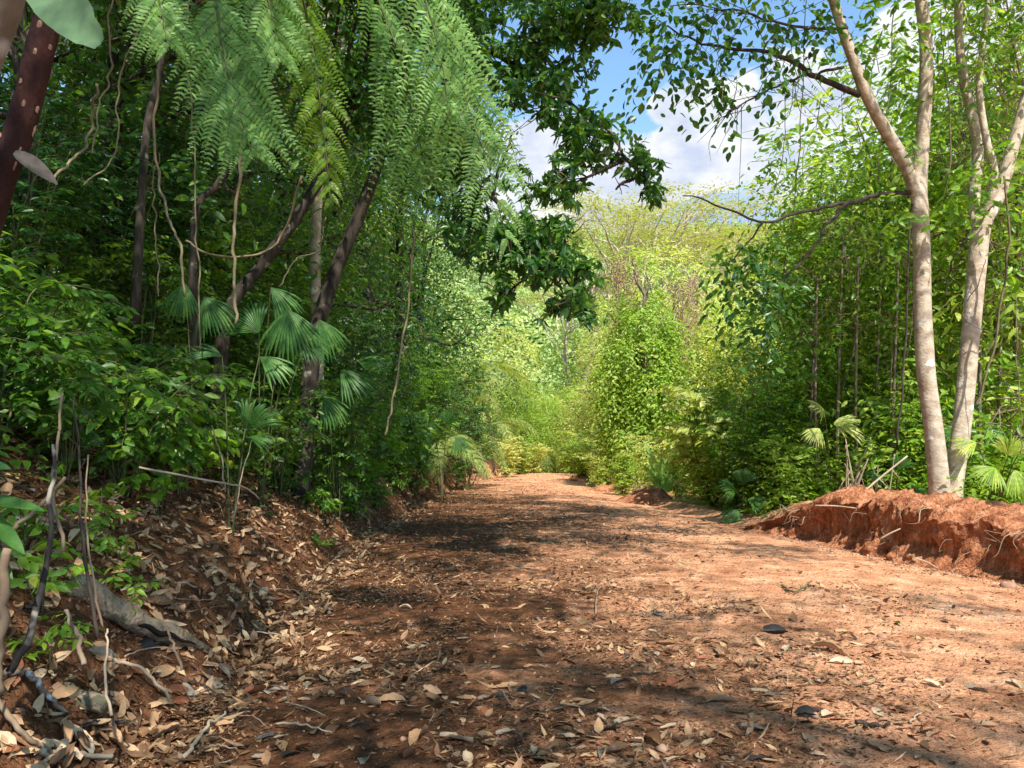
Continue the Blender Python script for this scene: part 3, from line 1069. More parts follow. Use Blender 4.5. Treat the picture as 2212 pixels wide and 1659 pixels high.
# big rounded leaf and pale limb in the very corner
t = thing('overhanging_branch', 'pale tan branch with one big grey-green leaf poking into the upper corner', 'branch', P(-420, 900, 1.7))
o0 = np.array(t.location)
tb, lf = MB(), MB()
bp_ = spline([P(-420, 1000, 1.7), P(-160, 420, 1.6), P(-20, 110, 1.55), P(38, -60, 1.5), P(70, -240, 1.45)], 30) - o0
tube(tb, bp_, np.linspace(.034, .020, 30), 10, True, .06)
tb.build('limb', M['bark_mid'], t, smooth=True)
lw_ = MB()
L0, L1 = P(60, -75, 1.42) - o0, P(200, 84, 1.30) - o0
v, f = [], []
dv = unit(L1 - L0)
nv = unit(np.cross(dv, [.75, -.15, .55]))
xx = np.cross(dv, nv)
LL = np.linalg.norm(L1 - L0)
for i in range(15):
    u = i / 14
    w = .046 * math.sin(PI * (.05 + .92 * u) ** .85) ** .55
    for j in range(5):
        s_ = (j - 2) / 2
        v.append(L0 + dv * LL * u + xx * w * s_ * (1 + .03 * math.sin(i * 3 + j)) + nv * (abs(s_) * .008 + .004 * math.sin(i * 1.9 + s_ * 2) - .02 * u * u))
for i in range(14):
    for j in range(4):
        b = i * 5 + j
        f.append((b, b + 1, b + 6, b + 5))
lf.add(v, None, f)
M['bigleaf'] = leaf_mat('grey_green_leaf', [(.0, (.12, .22, .12)), (1, (.16, .27, .14))], .3, .55, .3, vein=True)
lf.build('leaf', M['bigleaf'], t, smooth=True)
# withered leaf caught on the fern trunk
t = thing('withered_leaf', 'large grey withered leaf caught against the scarred fern trunk', 'leaf', P(38, 345, 3.25))
o0 = np.array(t.location)
mb = MB()
blade_geo(mb, P(30, 330, 3.22) - o0, P(118, 385, 3.3) - P(30, 330, 3.22), (.25, -.75, .6), .19, .075, 9, .25, .3)
M['withered'] = plain_mat('grey_brown_leaf', [(.2, (.09, .07, .055)), (.8, (.24, .19, .15))], .7, 30.0)
mb.build('blade', M['withered'], t)

# ------------------------------------------------------------------ dark tree leaning out over the road
def px(lst, d):
    return [(P(x, y, dd), (rx * dd / F, ry * dd / F * 1.0 if False else max(rx, ry) * dd / F * .9, ry * dd / F)) for x, y, rx, ry, dd in lst]


hang = px([(1085, 130, 110, 110, 8.6), (1190, 100, 95, 90, 8.4), (1280, 30, 90, 55, 8.0), (1180, 235, 85, 70, 8.2), (1105, 300, 70, 60, 8.4), (1265, 300, 75, 60, 8.0),
           (1330, 335, 65, 50, 7.8), (1395, 360, 42, 40, 7.7), (1400, 425, 28, 35, 7.7), (1240, 395, 70, 50, 7.9), (1165, 395, 60, 34, 8.1), (1330, 410, 50, 30, 7.8), (1150, 505, 70, 42, 8.0),
           (1240, 500, 60, 50, 7.8), (1090, 540, 60, 50, 8.0), (1190, 570, 80, 42, 7.8), (1265, 585, 38, 30, 7.7), (1230, 650, 50, 26, 7.6), (1280, 690, 24, 20, 7.5),
           (1190, 680, 24, 18, 7.7), (1085, 640, 30, 40, 7.9), (1000, 90, 80, 120, 9.0), (950, 330, 110, 90, 9.4), (1010, 480, 70, 70, 9.0),
           (980, -120, 160, 90, 9.0), (1160, -100, 150, 80, 8.6), (1340, -110, 120, 60, 8.2), (820, -80, 140, 120, 9.6), (780, 160, 120, 130, 10.2)], None)
dark = make_tree('broadleaf_tree', 'dark glossy leaning tree with its leafy bough hanging over the road against the sky', 'tree',
                 [P(640, 1150, 10), P(672, 800, 10.2), P(690, 690, 10.2), P(735, 560, 10.3), P(790, 430, 10.3), P(845, 250, 10), P(885, 60, 9.6), P(905, -180, 9.3)], (.115, .06),
                 [(c_, tuple(1.2 * q for q in r_)) for c_, r_ in hang], 4600, 7, .118, .43, 'deep', 'bark_dark', T_OVATE, .45, True, .10, .24, limb_from=.62, rough=.12, sub=4, base=P(640, 1150, 10),
                 boughs=[([P(885, 60, 9.6), P(960, 70, 9.2), P(1060, 115, 8.8), P(1180, 190, 8.4), P(1300, 270, 8.0), P(1395, 390, 7.7)], .055, .010),
                         ([P(845, 250, 10), P(930, 310, 9.5), P(1020, 390, 9), P(1110, 480, 8.4), P(1200, 570, 7.9), P(1265, 670, 7.6)], .045, .008),
                         ([P(905, -180, 9.3), P(1050, -120, 8.9), P(1200, -40, 8.4), P(1330, -70, 8.1)], .05, .012),
                         ([P(870, 130, 9.8), P(820, 60, 10), P(780, 150, 10.2)], .04, .012)])

# trees of the forest behind the left bank
lt = []
for v_ in range(3):
    h = (8.5, 10.5, 9.0)[v_]
    lx = (.6, -.5, 1.2)[v_]
    bl = [((rng.uniform(-1.9, 1.9), rng.uniform(-1.9, 1.9), z), (rng.uniform(1.0, 1.6), rng.uniform(1.0, 1.6), rng.uniform(.7, 1.1))) for z in np.linspace(2.2, h + .8, 13)]
    lt.append(make_tree('forest_tree', '', 'tree', [(0, 0, -.4), (lx * .1, .1, h * .3), (lx * .5, 0, h * .6), (lx, .1, h)], (.15, .05), bl, 1000, 9, .145, .46, ('shade', 'deep', 'shade')[v_], 'bark_dark',
                        T_SIX, .45, gap=.22, group='forest trees behind the left bank', rough=.12))
left_trees = [(60, 8.6, 'forest tree rising behind the scarred fern trunk'), (240, 10, 'forest tree above the broad-leaved shrubs, dark crown with bright pinholes'),
              (395, 11.5, 'forest tree whose leaning stem shows behind the hanging lianas'), (520, 13.5, 'forest tree in the shade behind the pale fern frond'),
              (610, 15.5, 'forest tree directly behind the pair of pale trunks'), (705, 18.5, 'forest tree seen through the yellowish fern frond'),
              (800, 21, 'forest tree behind the dark leaning tree'), (872, 25, 'sunlit forest tree above the middle of the bank'), (930, 31, 'forest tree above the tree ferns where the bank bends'),
              (-60, 11, 'forest tree in the deep shade of the upper corner'), (150, 14.5, 'forest tree deep in shade, second rank above the bank'), (340, 17, 'forest tree standing far up the slope in shade'),
              (500, 20, 'forest tree high up the slope behind the lianas'), (640, 24, 'forest tree high up the slope, crown against bright gaps'), (760, 29, 'tall forest tree far behind the fern fronds'),
              (850, 35, 'forest tree far up the bank towards the bend'), (40, 19, 'dark forest tree at the back of the upper corner'), (270, 23, 'dark forest tree at the back, behind the lianas'), (430, 27, 'dark forest tree at the back, between the leaning stems'), (570, 31, 'dark forest tree at the back, beyond the pale upright stem'), (180, 27, 'dark forest tree at the very back of the shade'), (690, 36, 'forest tree at the back, above the fan palms'), (350, 33, 'forest tree at the very top of the slope')]
for i, (x, d, lab) in enumerate(left_trees):
    put(lt[i % 3], lab, on(x, d), None, random.uniform(.85, 1.15) * (1.0 if d < 20 else 1.25), 'forest trees behind the left bank')

# single dark leaning stems under that canopy
def stem_tree(label, pts, r, bark='bark_dark', nb=0, mat='shade'):
    pts = [np.array(p) for p in pts]
    b = pts[0].copy()
    pts = [p - b for p in pts]
    topz = pts[-1]
    bl = [(topz + rnd_dir(1)[0] * .7, (.9, .9, .6)) for _ in range(4)]
    o = make_tree('slender_tree', label, 'tree', pts, (r, r * .6), bl, 130, 8, .13, .42, mat, bark, T_SIX, .4)
    o.location = [float(c) for c in b]
    return o


stem_tree('dark slender tree leaning over the fan palms under the canopy', [P(455, 1000, 9.4), P(490, 690, 9.4), P(560, 580, 9.5), P(650, 455, 9.7), P(735, 300, 10), P(790, 100, 10.3), P(800, -120, 10.5)], .085)
stem_tree('pale upright slender tree just beside the leaning trunk', [P(690, 1050, 12), P(686, 800, 12), P(680, 560, 12), P(688, 400, 12.1), P(702, 150, 12.3), P(705, -150, 12.5)], .10, 'bark_pale')
stem_tree('thin dark tree curving up behind the hanging lianas', [P(420, 900, 8.6), P(420, 480, 8.6), P(470, 400, 8.7), P(510, 330, 8.8), P(545, 200, 9), P(560, -60, 9.2)], .05)
stem_tree('thin dark tree leaning up toward the fern crown', [P(290, 700, 8), P(315, 300, 8), P(345, 160, 8.1), P(360, 40, 8.2), P(370, -150, 8.3)], .045)

# lianas and hanging roots
vines = [([(405, -60), (408, 150), (420, 330), (425, 500), (432, 760)], 6.2, .007, 'thin straight liana hanging beside the first fern frond'),
         ([(340, 150), (338, 300), (345, 400), (365, 470), (385, 520), (400, 640)], 6.0, .011, 'kinked pale liana with an elbow, left of the straight liana'),
         ([(527, 200), (522, 330), (510, 470), (505, 600), (505, 700)], 5.8, .012, 'thick straight pale liana below the fern frond tip'),
         ([(648, 380), (622, 480), (580, 540), (510, 555), (440, 545), (400, 520)], 6.4, .010, 'liana swinging in a low curve toward the leaning trunk'),
         ([(210, 180), (205, 250), (180, 320), (150, 350), (115, 385)], 5.4, .010, 'short crooked liana branching near the fern trunk'),
         ([(240, -40), (240, 140), (215, 230), (200, 330)], 5.8, .007, 'thin liana dangling beside the scarred trunk'),
         ([(345, 330), (332, 420), (338, 520), (343, 640)], 6.3, .006, 'fine liana hanging in front of the dark hollow'),
         ([(893, 480), (885, 600), (872, 730), (850, 860), (830, 940)], 8.0, .012, 'dark leaning liana crossing the mid-bank foliage'),
         ([(300, 60), (255, 200), (250, 330), (180, 400)], 6.8, .008, 'knotted liana in shade behind the kinked one'),
         ([(700, 470), (690, 540), (640, 560), (600, 620)], 8.6, .008, 'thin liana looping below the yellowish frond')]
for pts, d, r, lab in vines:
    vine('liana', lab, [P(x, y, d + .2 * math.sin(i)) for i, (x, y) in enumerate(pts)], r, 'vine', 40, 0, group=None)

# ------------------------------------------------------------------ left bank shrubs
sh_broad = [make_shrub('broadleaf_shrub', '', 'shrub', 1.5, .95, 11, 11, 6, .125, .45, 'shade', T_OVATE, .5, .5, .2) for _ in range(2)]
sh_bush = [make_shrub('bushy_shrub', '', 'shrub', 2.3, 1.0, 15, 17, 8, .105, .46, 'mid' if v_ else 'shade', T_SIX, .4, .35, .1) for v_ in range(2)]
sh_tall = [make_shrub('tall_shrub', '', 'shrub', 3.8, 1.3, 18, 24, 9, .12, .44, ('deep', 'mid')[v_], T_SIX, .4, .3, .12, sr=.014) for v_ in range(2)]  # dark leaf tone puts forest-interior shade into the colour
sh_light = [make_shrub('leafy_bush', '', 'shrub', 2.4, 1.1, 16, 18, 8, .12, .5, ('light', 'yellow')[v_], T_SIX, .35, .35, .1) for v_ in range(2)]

L1 = [(150, 5.0, 'arching broad-leaved shrub below the fern trunk'), (300, 5.4, 'broad-leaved shrub with pale leaf undersides beside the dark hollow'), (410, 5.9, 'broad-leaved shrub drooping over the leaf litter, centre of the bank'),
      (520, 6.7, 'broad-leaved shrub next to the bright fan leaf'), (610, 8.0, 'broad-leaved shrub overhanging the cut bank below the fan palms'), (30, 5.2, 'broad-leaved shrub at the edge under the fern trunk'),
      (230, 6.2, 'broad-leaved shrub rising behind the drooping ones'), (690, 9.2, 'broad-leaved shrub past the fan palms on the cut bank'), (365, 6.9, 'shaded broad-leaved shrub below the lianas'), (90, 6.4, 'shaded broad-leaved shrub behind the fern trunk'),
      (440, 7.6, 'broad-leaved shrub at the foot of the leaning dark stem'), (560, 9.0, 'broad-leaved shrub tucked under the grey fan leaves')]
for i, (x, d, lab) in enumerate(L1):
    put(sh_broad[i % 2], lab, on(x - 850 / d, d + .4), None, random.uniform(.8, 1.1), 'broad-leaved shrubs on the left bank', (0, 0))
L2 = [(745, 10.6, 'bushy shrub on the cut bank where the litter ends'), (800, 12.2, 'bushy shrub hanging over the cut bank, darker'), (845, 14, 'bushy shrub with yellowing leaves on the bank'), (890, 16.5, 'bushy shrub beside the bluish fan palm'),
      (925, 19, 'bushy shrub just before the dark culvert hole'), (960, 22.5, 'bushy shrub above the dark hole in the bank'), (995, 26, 'bushy shrub below the tree ferns'), (1030, 30, 'bushy shrub at the foot of the reddish cut'), (1065, 35, 'bushy shrub where the bank meets the bend'),
      (640, 11.5, 'bushy shrub between the fan palms and the pale trunks'), (500, 10.2, 'bushy shrub behind the leaning dark stem'), (710, 13, 'bushy shrub right of the pale trunks'), (330, 8.6, 'bushy shrub in deep shade behind the lianas'), (160, 8.0, 'bushy shrub in shade behind the scarred trunk'),
      (770, 16, 'bushy shrub in the second rank past the pale trunks'), (830, 19, 'bushy shrub below the hanging fern tips')]
for i, (x, d, lab) in enumerate(L2):
    put(sh_bush[i % 2], lab, on(x - 38, d), None, random.uniform(.85, 1.15), 'bushy shrubs along the left bank')
L3 = [(20, 7.6, 'tall shrub filling the shade at the left edge'), (270, 9.4, 'tall shrub behind the kinked liana'), (420, 10.6, 'tall shrub behind the straight liana'), (590, 12.6, 'tall shrub behind the curved liana'), (740, 14.5, 'tall shrub filling the gap beside the pale trunks'),
      (800, 17, 'tall shrub under the hanging fern mass'), (860, 20, 'tall bright shrub above the middle bank'), (905, 24, 'tall shrub beyond the dark leaning liana'), (950, 28, 'tall shrub behind the tree ferns'), (985, 33, 'tall shrub at the bend above the ferns'),
      (650, 16, 'tall shrub in second rank behind the pale trunks'), (520, 15, 'tall shrub far in behind the fan palms'), (1010, 25, 'tall shrub below the tail of the dark bough'), (160, 11.0, 'tall shrub in the dark behind the broad-leaved shrubs')]
for i, (x, d, lab) in enumerate(L3):
    put(sh_tall[(i // 2) % 2], lab, on(x, d), None, random.uniform(.85, 1.2), 'tall shrubs behind the left bank')

sh_big = [make_shrub('big_leaved_plant', '', 'plant', 1.7, .8, 8, 5, 5, .27, .55, m_, T_OVATE, .55, .4, .3, sr=.012) for m_ in ('mid', 'shade')]
for i, (x, d, dz, s_, lab) in enumerate([(835, 12.5, .6, 1.0, 'big-leaved plant standing out over the middle bank, lighter green'), (560, 11.5, .9, 1.1, 'big-leaved plant in the dark behind the leaning stems'), (300, 8.4, .6, .9, 'big-leaved plant in shade among the lianas'), (930, 17, .8, 1.2, 'big-leaved plant under the tail of the dark bough'), (120, 7.2, .5, 1.0, 'big-leaved plant under the scarred fern trunk'), (770, 15.5, 2.0, 1.2, 'big-leaved climber high beside the leaning trunk'), (455, 7.0, .1, .7, 'big-leaved plant drooping beside the bright fan leaf')]):
    b_ = on(x - 95, d)
    put(sh_big[i % 2], lab, b_, None, s_)
for i in range(26):
    d_ = random.uniform(9, 30)
    X_ = float(xl(d_)) - random.uniform(.25, .9)
    put(sh_big[i % 2] if i % 4 == 0 else sh_broad[i % 2], 'small plant rooted in the face of the cut bank along the left road edge', (X_, d_, gz(X_, d_) - .05), None, random.uniform(.28, .5), 'small plants in the face of the left cut bank')
# low bright plants at the litter's edge
sm_pl = [make_shrub('seedling', '', 'plant', .5, .30, 4, 4, 5, .105, .48, 'mid', T_OVATE, .45, .4, .35, sr=.004) for _ in range(2)]
for i, (x, y, sc, lab) in enumerate([(345, 1120, 1.05, 'bright low seedling with broad leaves above the grey log'), (285, 1310, .6, 'small green seedling with narrow leaves beside the grey log'), (85, 1330, .85, 'green seedling behind the charred stick'), (60, 1200, .8, 'dark green seedling at the edge of the litter'),
                                     (95, 1450, .6, 'drooping seedling below the charred stick'), (220, 1160, .8, 'seedling under the drooping shrubs'), (690, 1190, .5, 'tiny palm-like seedling on the cut bank'), (240, 1215, .55, 'seedling in front of the hanging stems')]):
    g = ground_hit(x, y)
    put(sm_pl[i % 2], lab, (g[0], g[1], g[2] - .02), None, sc)

# blade of a nearby plant reaching in from the edge
t = thing('strap_leaf_plant', 'plant with long narrow green leaves reaching in from the left edge', 'plant', on(-60, 2.7))
o0 = np.array(t.location)
for a, b in (((-60, 1080), (80, 1085)), ((-40, 1105), (45, 1180)), ((-60, 1150), (20, 1235)), ((-70, 1010), (10, 1000))):
    mb = MB()
    A_, B_ = P(*a, 2.6), P(*b, 2.5)
    blade_geo(mb, A_ - o0, B_ - A_, (0, -.45, .9), np.linalg.norm(B_ - A_) * 1.05, .055, 9, .2, .3)
    mb.build('leaf', M['fan'], t)
mb = MB()
tube(mb, spline([(0, 0, 0), (.0, 0, .12), P(-60, 1080, 2.6) - o0], 8), .006, 5)
mb.build('stem', M['stem'], t)

# fan palms
def FL(x, y, d, dx, dy, dz, R, arc=2.6, n=(0, -.55, .8)):
    return (P(x, y, d), (dx, dy, dz), n, R * (.78 if x < 1100 else 1), arc)


b = on(560, 8.8)
fan_palm('fan_palm', 'fan palm with large grey-green pleated leaves drooping beside the pale trunks', b,
         [FL(622, 668, 8.3, .1, -.3, -1, .62, 2.0, (0, -.9, .25)), FL(585, 620, 8.6, .7, -.2, -.7, .5, 1.2, (0, -.9, .3)), FL(640, 720, 8.4, 1, -.2, -.5, .5, 1.6), FL(560, 720, 8.8, -.6, 0, .8, .6, 1.8, (0, -1, .2)), FL(690, 690, 9, .4, -.2, -.9, .55, 1.5, (.2, -.9, .3))])
b = on(500, 6.9)
fan_palm('fan_palm', 'fan palm whose single bright green pleated leaf stands open beside the shrubs', b,
         [FL(532, 930, 6.6, .38, -.1, .75, .44, 1.75, (.1, -1, .15)), FL(530, 945, 6.6, 1, -.35, .1, .36, .9, (0, -.5, .9)), FL(560, 770, 7.4, 1, -.4, -.35, .48, 1.2, (0, -.6, .8)), FL(480, 770, 7.2, -.7, -.2, .4, .4, 1.4)])
b = on(420, 8.0)
fan_palm('fan_palm', 'dark fan palm leaves in shade behind the straight liana', b, [FL(400, 610, 7.8, -.2, -.2, -1, .45, 1.6, (0, -.9, .2)), FL(440, 640, 7.9, .5, -.2, -.8, .5, 1.6, (0, -.9, .2))])
b = on(730, 10.6)
fan_palm('fan_palm', 'fan palm half hidden in foliage past the pale trunks', b, [FL(735, 800, 10, .8, -.3, -.4, .6, 1.7), FL(700, 855, 9.6, .6, -.4, -.8, .5, 1.4, (0, -.8, .4)), FL(770, 780, 10.4, .9, -.3, .1, .55, 1.5)])
b = on(955, 18.5)
fan_palm('fan_palm', 'small bluish fan palm low on the bank near the dark hole', b, [FL(985, 945, 17.6, .6, -.4, -.7, .5, 2.0, (.2, -.9, .3)), FL(940, 930, 17.8, -.7, -.3, .2, .5, 2.0), FL(965, 915, 18, .2, -.2, .9, .5, 2.2, (0, -1, .2)), FL(925, 965, 17.5, -.6, -.4, -.5, .5, 1.8)])

# ------------------------------------------------------------------ the pale double-trunked tree on the right
b = on(2045, 11.0, -.12)
B0 = np.array(b)
t = thing('double_trunk_tree', 'pale-barked tree with two leaning trunks from one base on the red earth bank', 'tree', b)
tb = MB()
pa = spline([P(2036, 1130, 11) - B0, P(2030, 1060, 11) - B0, P(2017, 930, 11) - B0, P(2000, 800, 11) - B0, P(1993, 650, 11) - B0, P(1990, 510, 11) - B0, P(1984, 400, 11) - B0], 40)
ra = np.interp(np.linspace(0, 1, 40), [0, .06, .16, .4, 1], [.21, .165, .145, .125, .112])
tube(tb, pa, ra, 18, True, .07)
pa1 = spline([pa[-1] - [0, 0, .15], P(1990, 330, 11) - B0, P(1999, 200, 11) - B0, P(2000, 90, 11) - B0, P(1985, -60, 11) - B0, P(1990, -300, 11) - B0], 26)
tube(tb, pa1, np.linspace(.105, .075, 26), 14, True, .07)
pa2 = spline([pa[-2] - [0, 0, .1], P(1955, 352, 10.95) - B0, P(1915, 285, 10.85) - B0, P(1872, 205, 10.7) - B0, P(1838, 115, 10.6) - B0, P(1800, 0, 10.5) - B0, P(1760, -150, 10.3) - B0, P(1700, -300, 10) - B0], 30)
tube(tb, pa2, np.linspace(.10, .05, 30), 14, True, .07)
tb.build('trunk', M['bark_pale'], t, smooth=True)
tb = MB()
pb = spline([P(2050, 1130, 11.05) - B0, P(2060, 1050, 11.1) - B0, P(2080, 900, 11.25) - B0, P(2093, 760, 11.3) - B0, P(2106, 620, 11.3) - B0, P(2116, 520, 11.3) - B0, P(2125, 470, 11.3) - B0], 40)
tube(tb, pb, np.interp(np.linspace(0, 1, 40), [0, .08, .2, 1], [.185, .145, .125, .125]), 18, True, .07)
pb1 = spline([pb[-3], P(2158, 420, 11.3) - B0, P(2190, 310, 11.3) - B0, P(2225, 180, 11.3) - B0, P(2270, 0, 11.3) - B0, P(2300, -200, 11.3) - B0], 22)
tube(tb, pb1, np.linspace(.10, .06, 22), 14, True, .07)
pb2 = spline([pb[-6], P(2103, 450, 11.45) - B0, P(2112, 330, 11.5) - B0, P(2100, 250, 11.5) - B0, P(2080, 160, 11.5) - B0, P(2070, 40, 11.5) - B0, P(2075, -150, 11.5) - B0], 24)
tube(tb, pb2, np.linspace(.09, .05, 24), 12, True, .07)
pb3 = spline([pb[-2], P(2148, 380, 11.1) - B0, P(2130, 300, 11.1) - B0, P(2115, 190, 11.1) - B0, P(2125, 90, 11.1) - B0, P(2145, -60, 11.1) - B0], 20)
tube(tb, pb3, np.linspace(.06, .035, 20), 10, True, .07)
tb.build('trunk', M['bark_pale'], t, smooth=True)
lb = MB()


def bough(pts, d0, d1, r0, r1, n=30, sides=8, rough=.15):
    dd = np.linspace(d0, d1, len(pts))
    p = spline([P(x, y, q) - B0 for (x, y), q in zip(pts, dd)], n)
    s_ = np.arange(n) * .55
    p = p + np.stack([fbm(s_, pts[0][0], 0, 2), fbm(s_, pts[0][1], 3, 2), fbm(s_, 4.4, pts[0][0], 2)], -1) * .06 * np.minimum(1, np.arange(n) / 4)[:, None]
    tube(lb, p, np.linspace(r0, r1, n), sides, True, rough)
    return p


low1 = bough([(1970, 415), (1900, 420), (1830, 436), (1750, 452), (1650, 478), (1560, 448), (1475, 420)], 11, 9.6, .036, .008)
low2 = bough([(1835, 436), (1790, 480), (1750, 545), (1690, 605), (1640, 640)], 10.5, 9.8, .028, .008)
bough([(1650, 478), (1620, 520), (1580, 560)], 9.9, 9.7, .016, .006, 14)
upb = bough([(1856, 205), (1800, 178), (1740, 150), (1690, 125), (1640, 108), (1560, 104), (1500, 90), (1440, 60)], 10.7, 9.2, .045, .008)
up2 = bough([(1822, 145), (1740, 165), (1660, 195), (1600, 230), (1540, 262)], 10.6, 9.6, .022, .005)
up3 = bough([(1830, 60), (1740, 60), (1650, 40), (1560, 20), (1450, 10)], 10.4, 9.2, .022, .006)
for _ in range(70):
    src = (upb, up2, up3)[random.randint(0, 2)]
    p = src[random.randint(6, len(src) - 2)]
    d_ = unit(np.array([random.gauss(-.3, .6), random.gauss(-.1, .4), random.gauss(-.35, .6)]))
    l_ = random.uniform(.3, 1.1)
    tube(lb, spline([p, p + d_ * l_ * .5 + rng.normal(size=3) * .08, p + d_ * l_ + rng.normal(size=3) * .15 - [0, 0, .12 * l_]], 8), [.006, .002], 4, False)
lb.build('branches', M['darktwig'], t, smooth=True)


def pblobs(lst):
    return [(P(x, y, dd) - B0, (rx * dd / F, rx * dd / F, ry * dd / F)) for x, y, rx, ry, dd in lst]


cb = MB()
sprays(cb, pblobs([(1450, 60, 60, 45, 9.3), (1520, 90, 70, 45, 9.5), (1600, 105, 70, 40, 9.8), (1560, 170, 70, 40, 9.6), (1440, 130, 60, 50, 9.2), (1650, 165, 60, 40, 9.9), (1700, 60, 70, 50, 10), (1640, 30, 70, 50, 9.8),
                   (1390, 180, 45, 30, 9.1), (1350, 40, 60, 40, 9), (1780, 40, 60, 60, 10.3), (1730, 130, 40, 30, 10.2), (1500, -20, 120, 40, 9.3)]), 150, 6, .125, .62, .75, T_OVATE, .6, False, .1, jit=.7)
sprays(cb, pblobs([(1590, 560, 50, 45, 9.8), (1620, 640, 60, 60, 10), (1650, 540, 50, 40, 10), (1680, 620, 60, 60, 10), (1600, 490, 30, 24, 9.8), (1620, 720, 50, 40, 10.3)]), 95, 6, .13, .5, .6, T_OVATE, .6, False, .1, jit=.6)
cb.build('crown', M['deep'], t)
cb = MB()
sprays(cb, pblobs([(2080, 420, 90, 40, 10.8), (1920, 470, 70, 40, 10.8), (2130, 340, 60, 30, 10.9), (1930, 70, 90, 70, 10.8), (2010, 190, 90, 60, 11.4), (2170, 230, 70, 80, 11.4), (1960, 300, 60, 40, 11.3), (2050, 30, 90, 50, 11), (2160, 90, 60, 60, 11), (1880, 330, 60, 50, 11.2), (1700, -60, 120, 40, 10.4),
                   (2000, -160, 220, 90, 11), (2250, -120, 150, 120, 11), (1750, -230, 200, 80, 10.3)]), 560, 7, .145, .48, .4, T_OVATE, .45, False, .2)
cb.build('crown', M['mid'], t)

# vines trailing off that tree
for i, (pts, d, r, lab) in enumerate([
        ([(1968, 440), (1962, 560), (1958, 700), (1950, 830), (1938, 960)], 10.85, .014, 'dark vine hanging close beside the first pale trunk'),
        ([(2170, 380), (2180, 520), (2165, 640), (2140, 780), (2110, 880)], 10.7, .016, 'woody vine slanting down past the second trunk'),
        ([(2040, 640), (2060, 560), (2100, 500), (2150, 440)], 11.0, .012, 'dark vine climbing between the two pale trunks'),
        ([(2130, 560), (2110, 620), (2080, 680), (2140, 720), (2180, 700)], 11.0, .007, 'thin vine looping round the second pale trunk'),
        ([(2195, 640), (2198, 780), (2205, 900), (2208, 980)], 10.4, .006, 'fine pale vine hanging at the right edge'),
        ([(1745, -40), (1735, 200), (1715, 420), (1700, 560), (1680, 700)], 10.2, .006, 'long thin vine dangling in the gap before the sky'),
        ([(1700, 150), (1690, 330), (1660, 470)], 10.2, .005, 'short thin vine dangling from the twiggy bough'),
        ([(1930, 20), (1922, 200), (1900, 330), (1895, 460)], 10.9, .008, 'vine hanging between the forked limbs'),
        ([(2030, 20), (2040, 150), (2055, 300), (2045, 420)], 10.9, .010, 'vine running down beside the upright limb'),
        ([(1555, 60), (1548, 130), (1560, 190), (1548, 270)], 9.5, .004, 'leafy tendril hanging against the blue sky')]):
    vine('hanging_vine', lab, [P(x, y, d) for x, y in pts], r, 'darktwig' if i in (0, 2, 5, 6) else 'vine', 36, 14 if i in (5, 9, 7) else 0, 'deep', L=.07)
# grey snarl of dry vines in the upper right
t = thing('vine_tangle', 'tangle of dry grey-brown vines in the upper right beside the second trunk', 'vine', P(2150, 330, 12.2))
o0 = np.array(t.location)
mb = MB()
for _ in range(130):
    a = P(random.uniform(2040, 2260), random.uniform(-60, 330), random.uniform(11.8, 12.8)) - o0
    q = [a]
    for _k in range(4):
        q.append(q[-1] + np.array([random.gauss(.02, .22), random.gauss(0, .12), random.gauss(-.16, .2)]))
    tube(mb, spline(q, 14), random.uniform(.003, .008), 4, False)
tag(mb.build('vine_stems', M['twig'], t), kind='stuff')

# ------------------------------------------------------------------ thicket on the right
rt = []
for v_ in range(3):
    h = (6.5, 8.5, 7.2)[v_]
    bl = [((rng.uniform(-1.9, 1.9), rng.uniform(-1.7, 1.7), z + rng.uniform(-.4, .4)), (rng.uniform(.6, 1.5), rng.uniform(.7, 1.5), rng.uniform(.45, .9))) for z in np.linspace(1.2, h + .4, 16)]
    rt.append(make_tree('thicket_tree', '', 'tree', [(0, 0, -.4), (.1, .1, h * .3), (-.1, .2, h * .6), (.2, .1, h)], (.075, .025), bl, 1050, 8, .17, .48, ('light', 'mid', 'light')[v_], 'bark_mid',
                        T_SIX, .42, gap=.30, rough=.1))
RT = [(1672, 17.5, .60, 'thicket tree at the open edge beside the bright gap'), (1760, 16.5, .68, 'thicket tree below the twiggy bough'), (1835, 17, .9, 'thicket tree seen under the forked limb'), (1905, 16, 1.2, 'thicket tree just left of the double trunk'),
      (1985, 18, 1.2, 'thicket tree directly behind the first pale trunk'), (2065, 16.5, 1.25, 'thicket tree directly behind the second pale trunk'), (2140, 15.5, 1.2, 'thicket tree behind the slanting woody vine'), (2220, 14.5, 1.15, 'thicket tree cut by the right edge'),
      (1725, 21, .62, 'thicket tree in second rank near the open edge'), (1800, 22, .8, 'thicket tree in second rank below the sky gap'), (1890, 23, 1.4, 'taller thicket tree in second rank left of the trunks'), (1990, 24, 1.5, 'tall thicket tree far behind the first trunk'),
      (2100, 23, 1.5, 'tall thicket tree far behind the second trunk'), (2190, 21, 1.4, 'tall thicket tree behind the dry vine tangle'), (1655, 24, .55, 'sunlit thicket tree just behind the broad-leaved bright bush')]
for i, (x, d, s_, lab) in enumerate(RT):
    put(rt[i % 3], lab, on(x, d), None, s_ * random.uniform(.93, 1.05), 'trees of the thicket on the right')
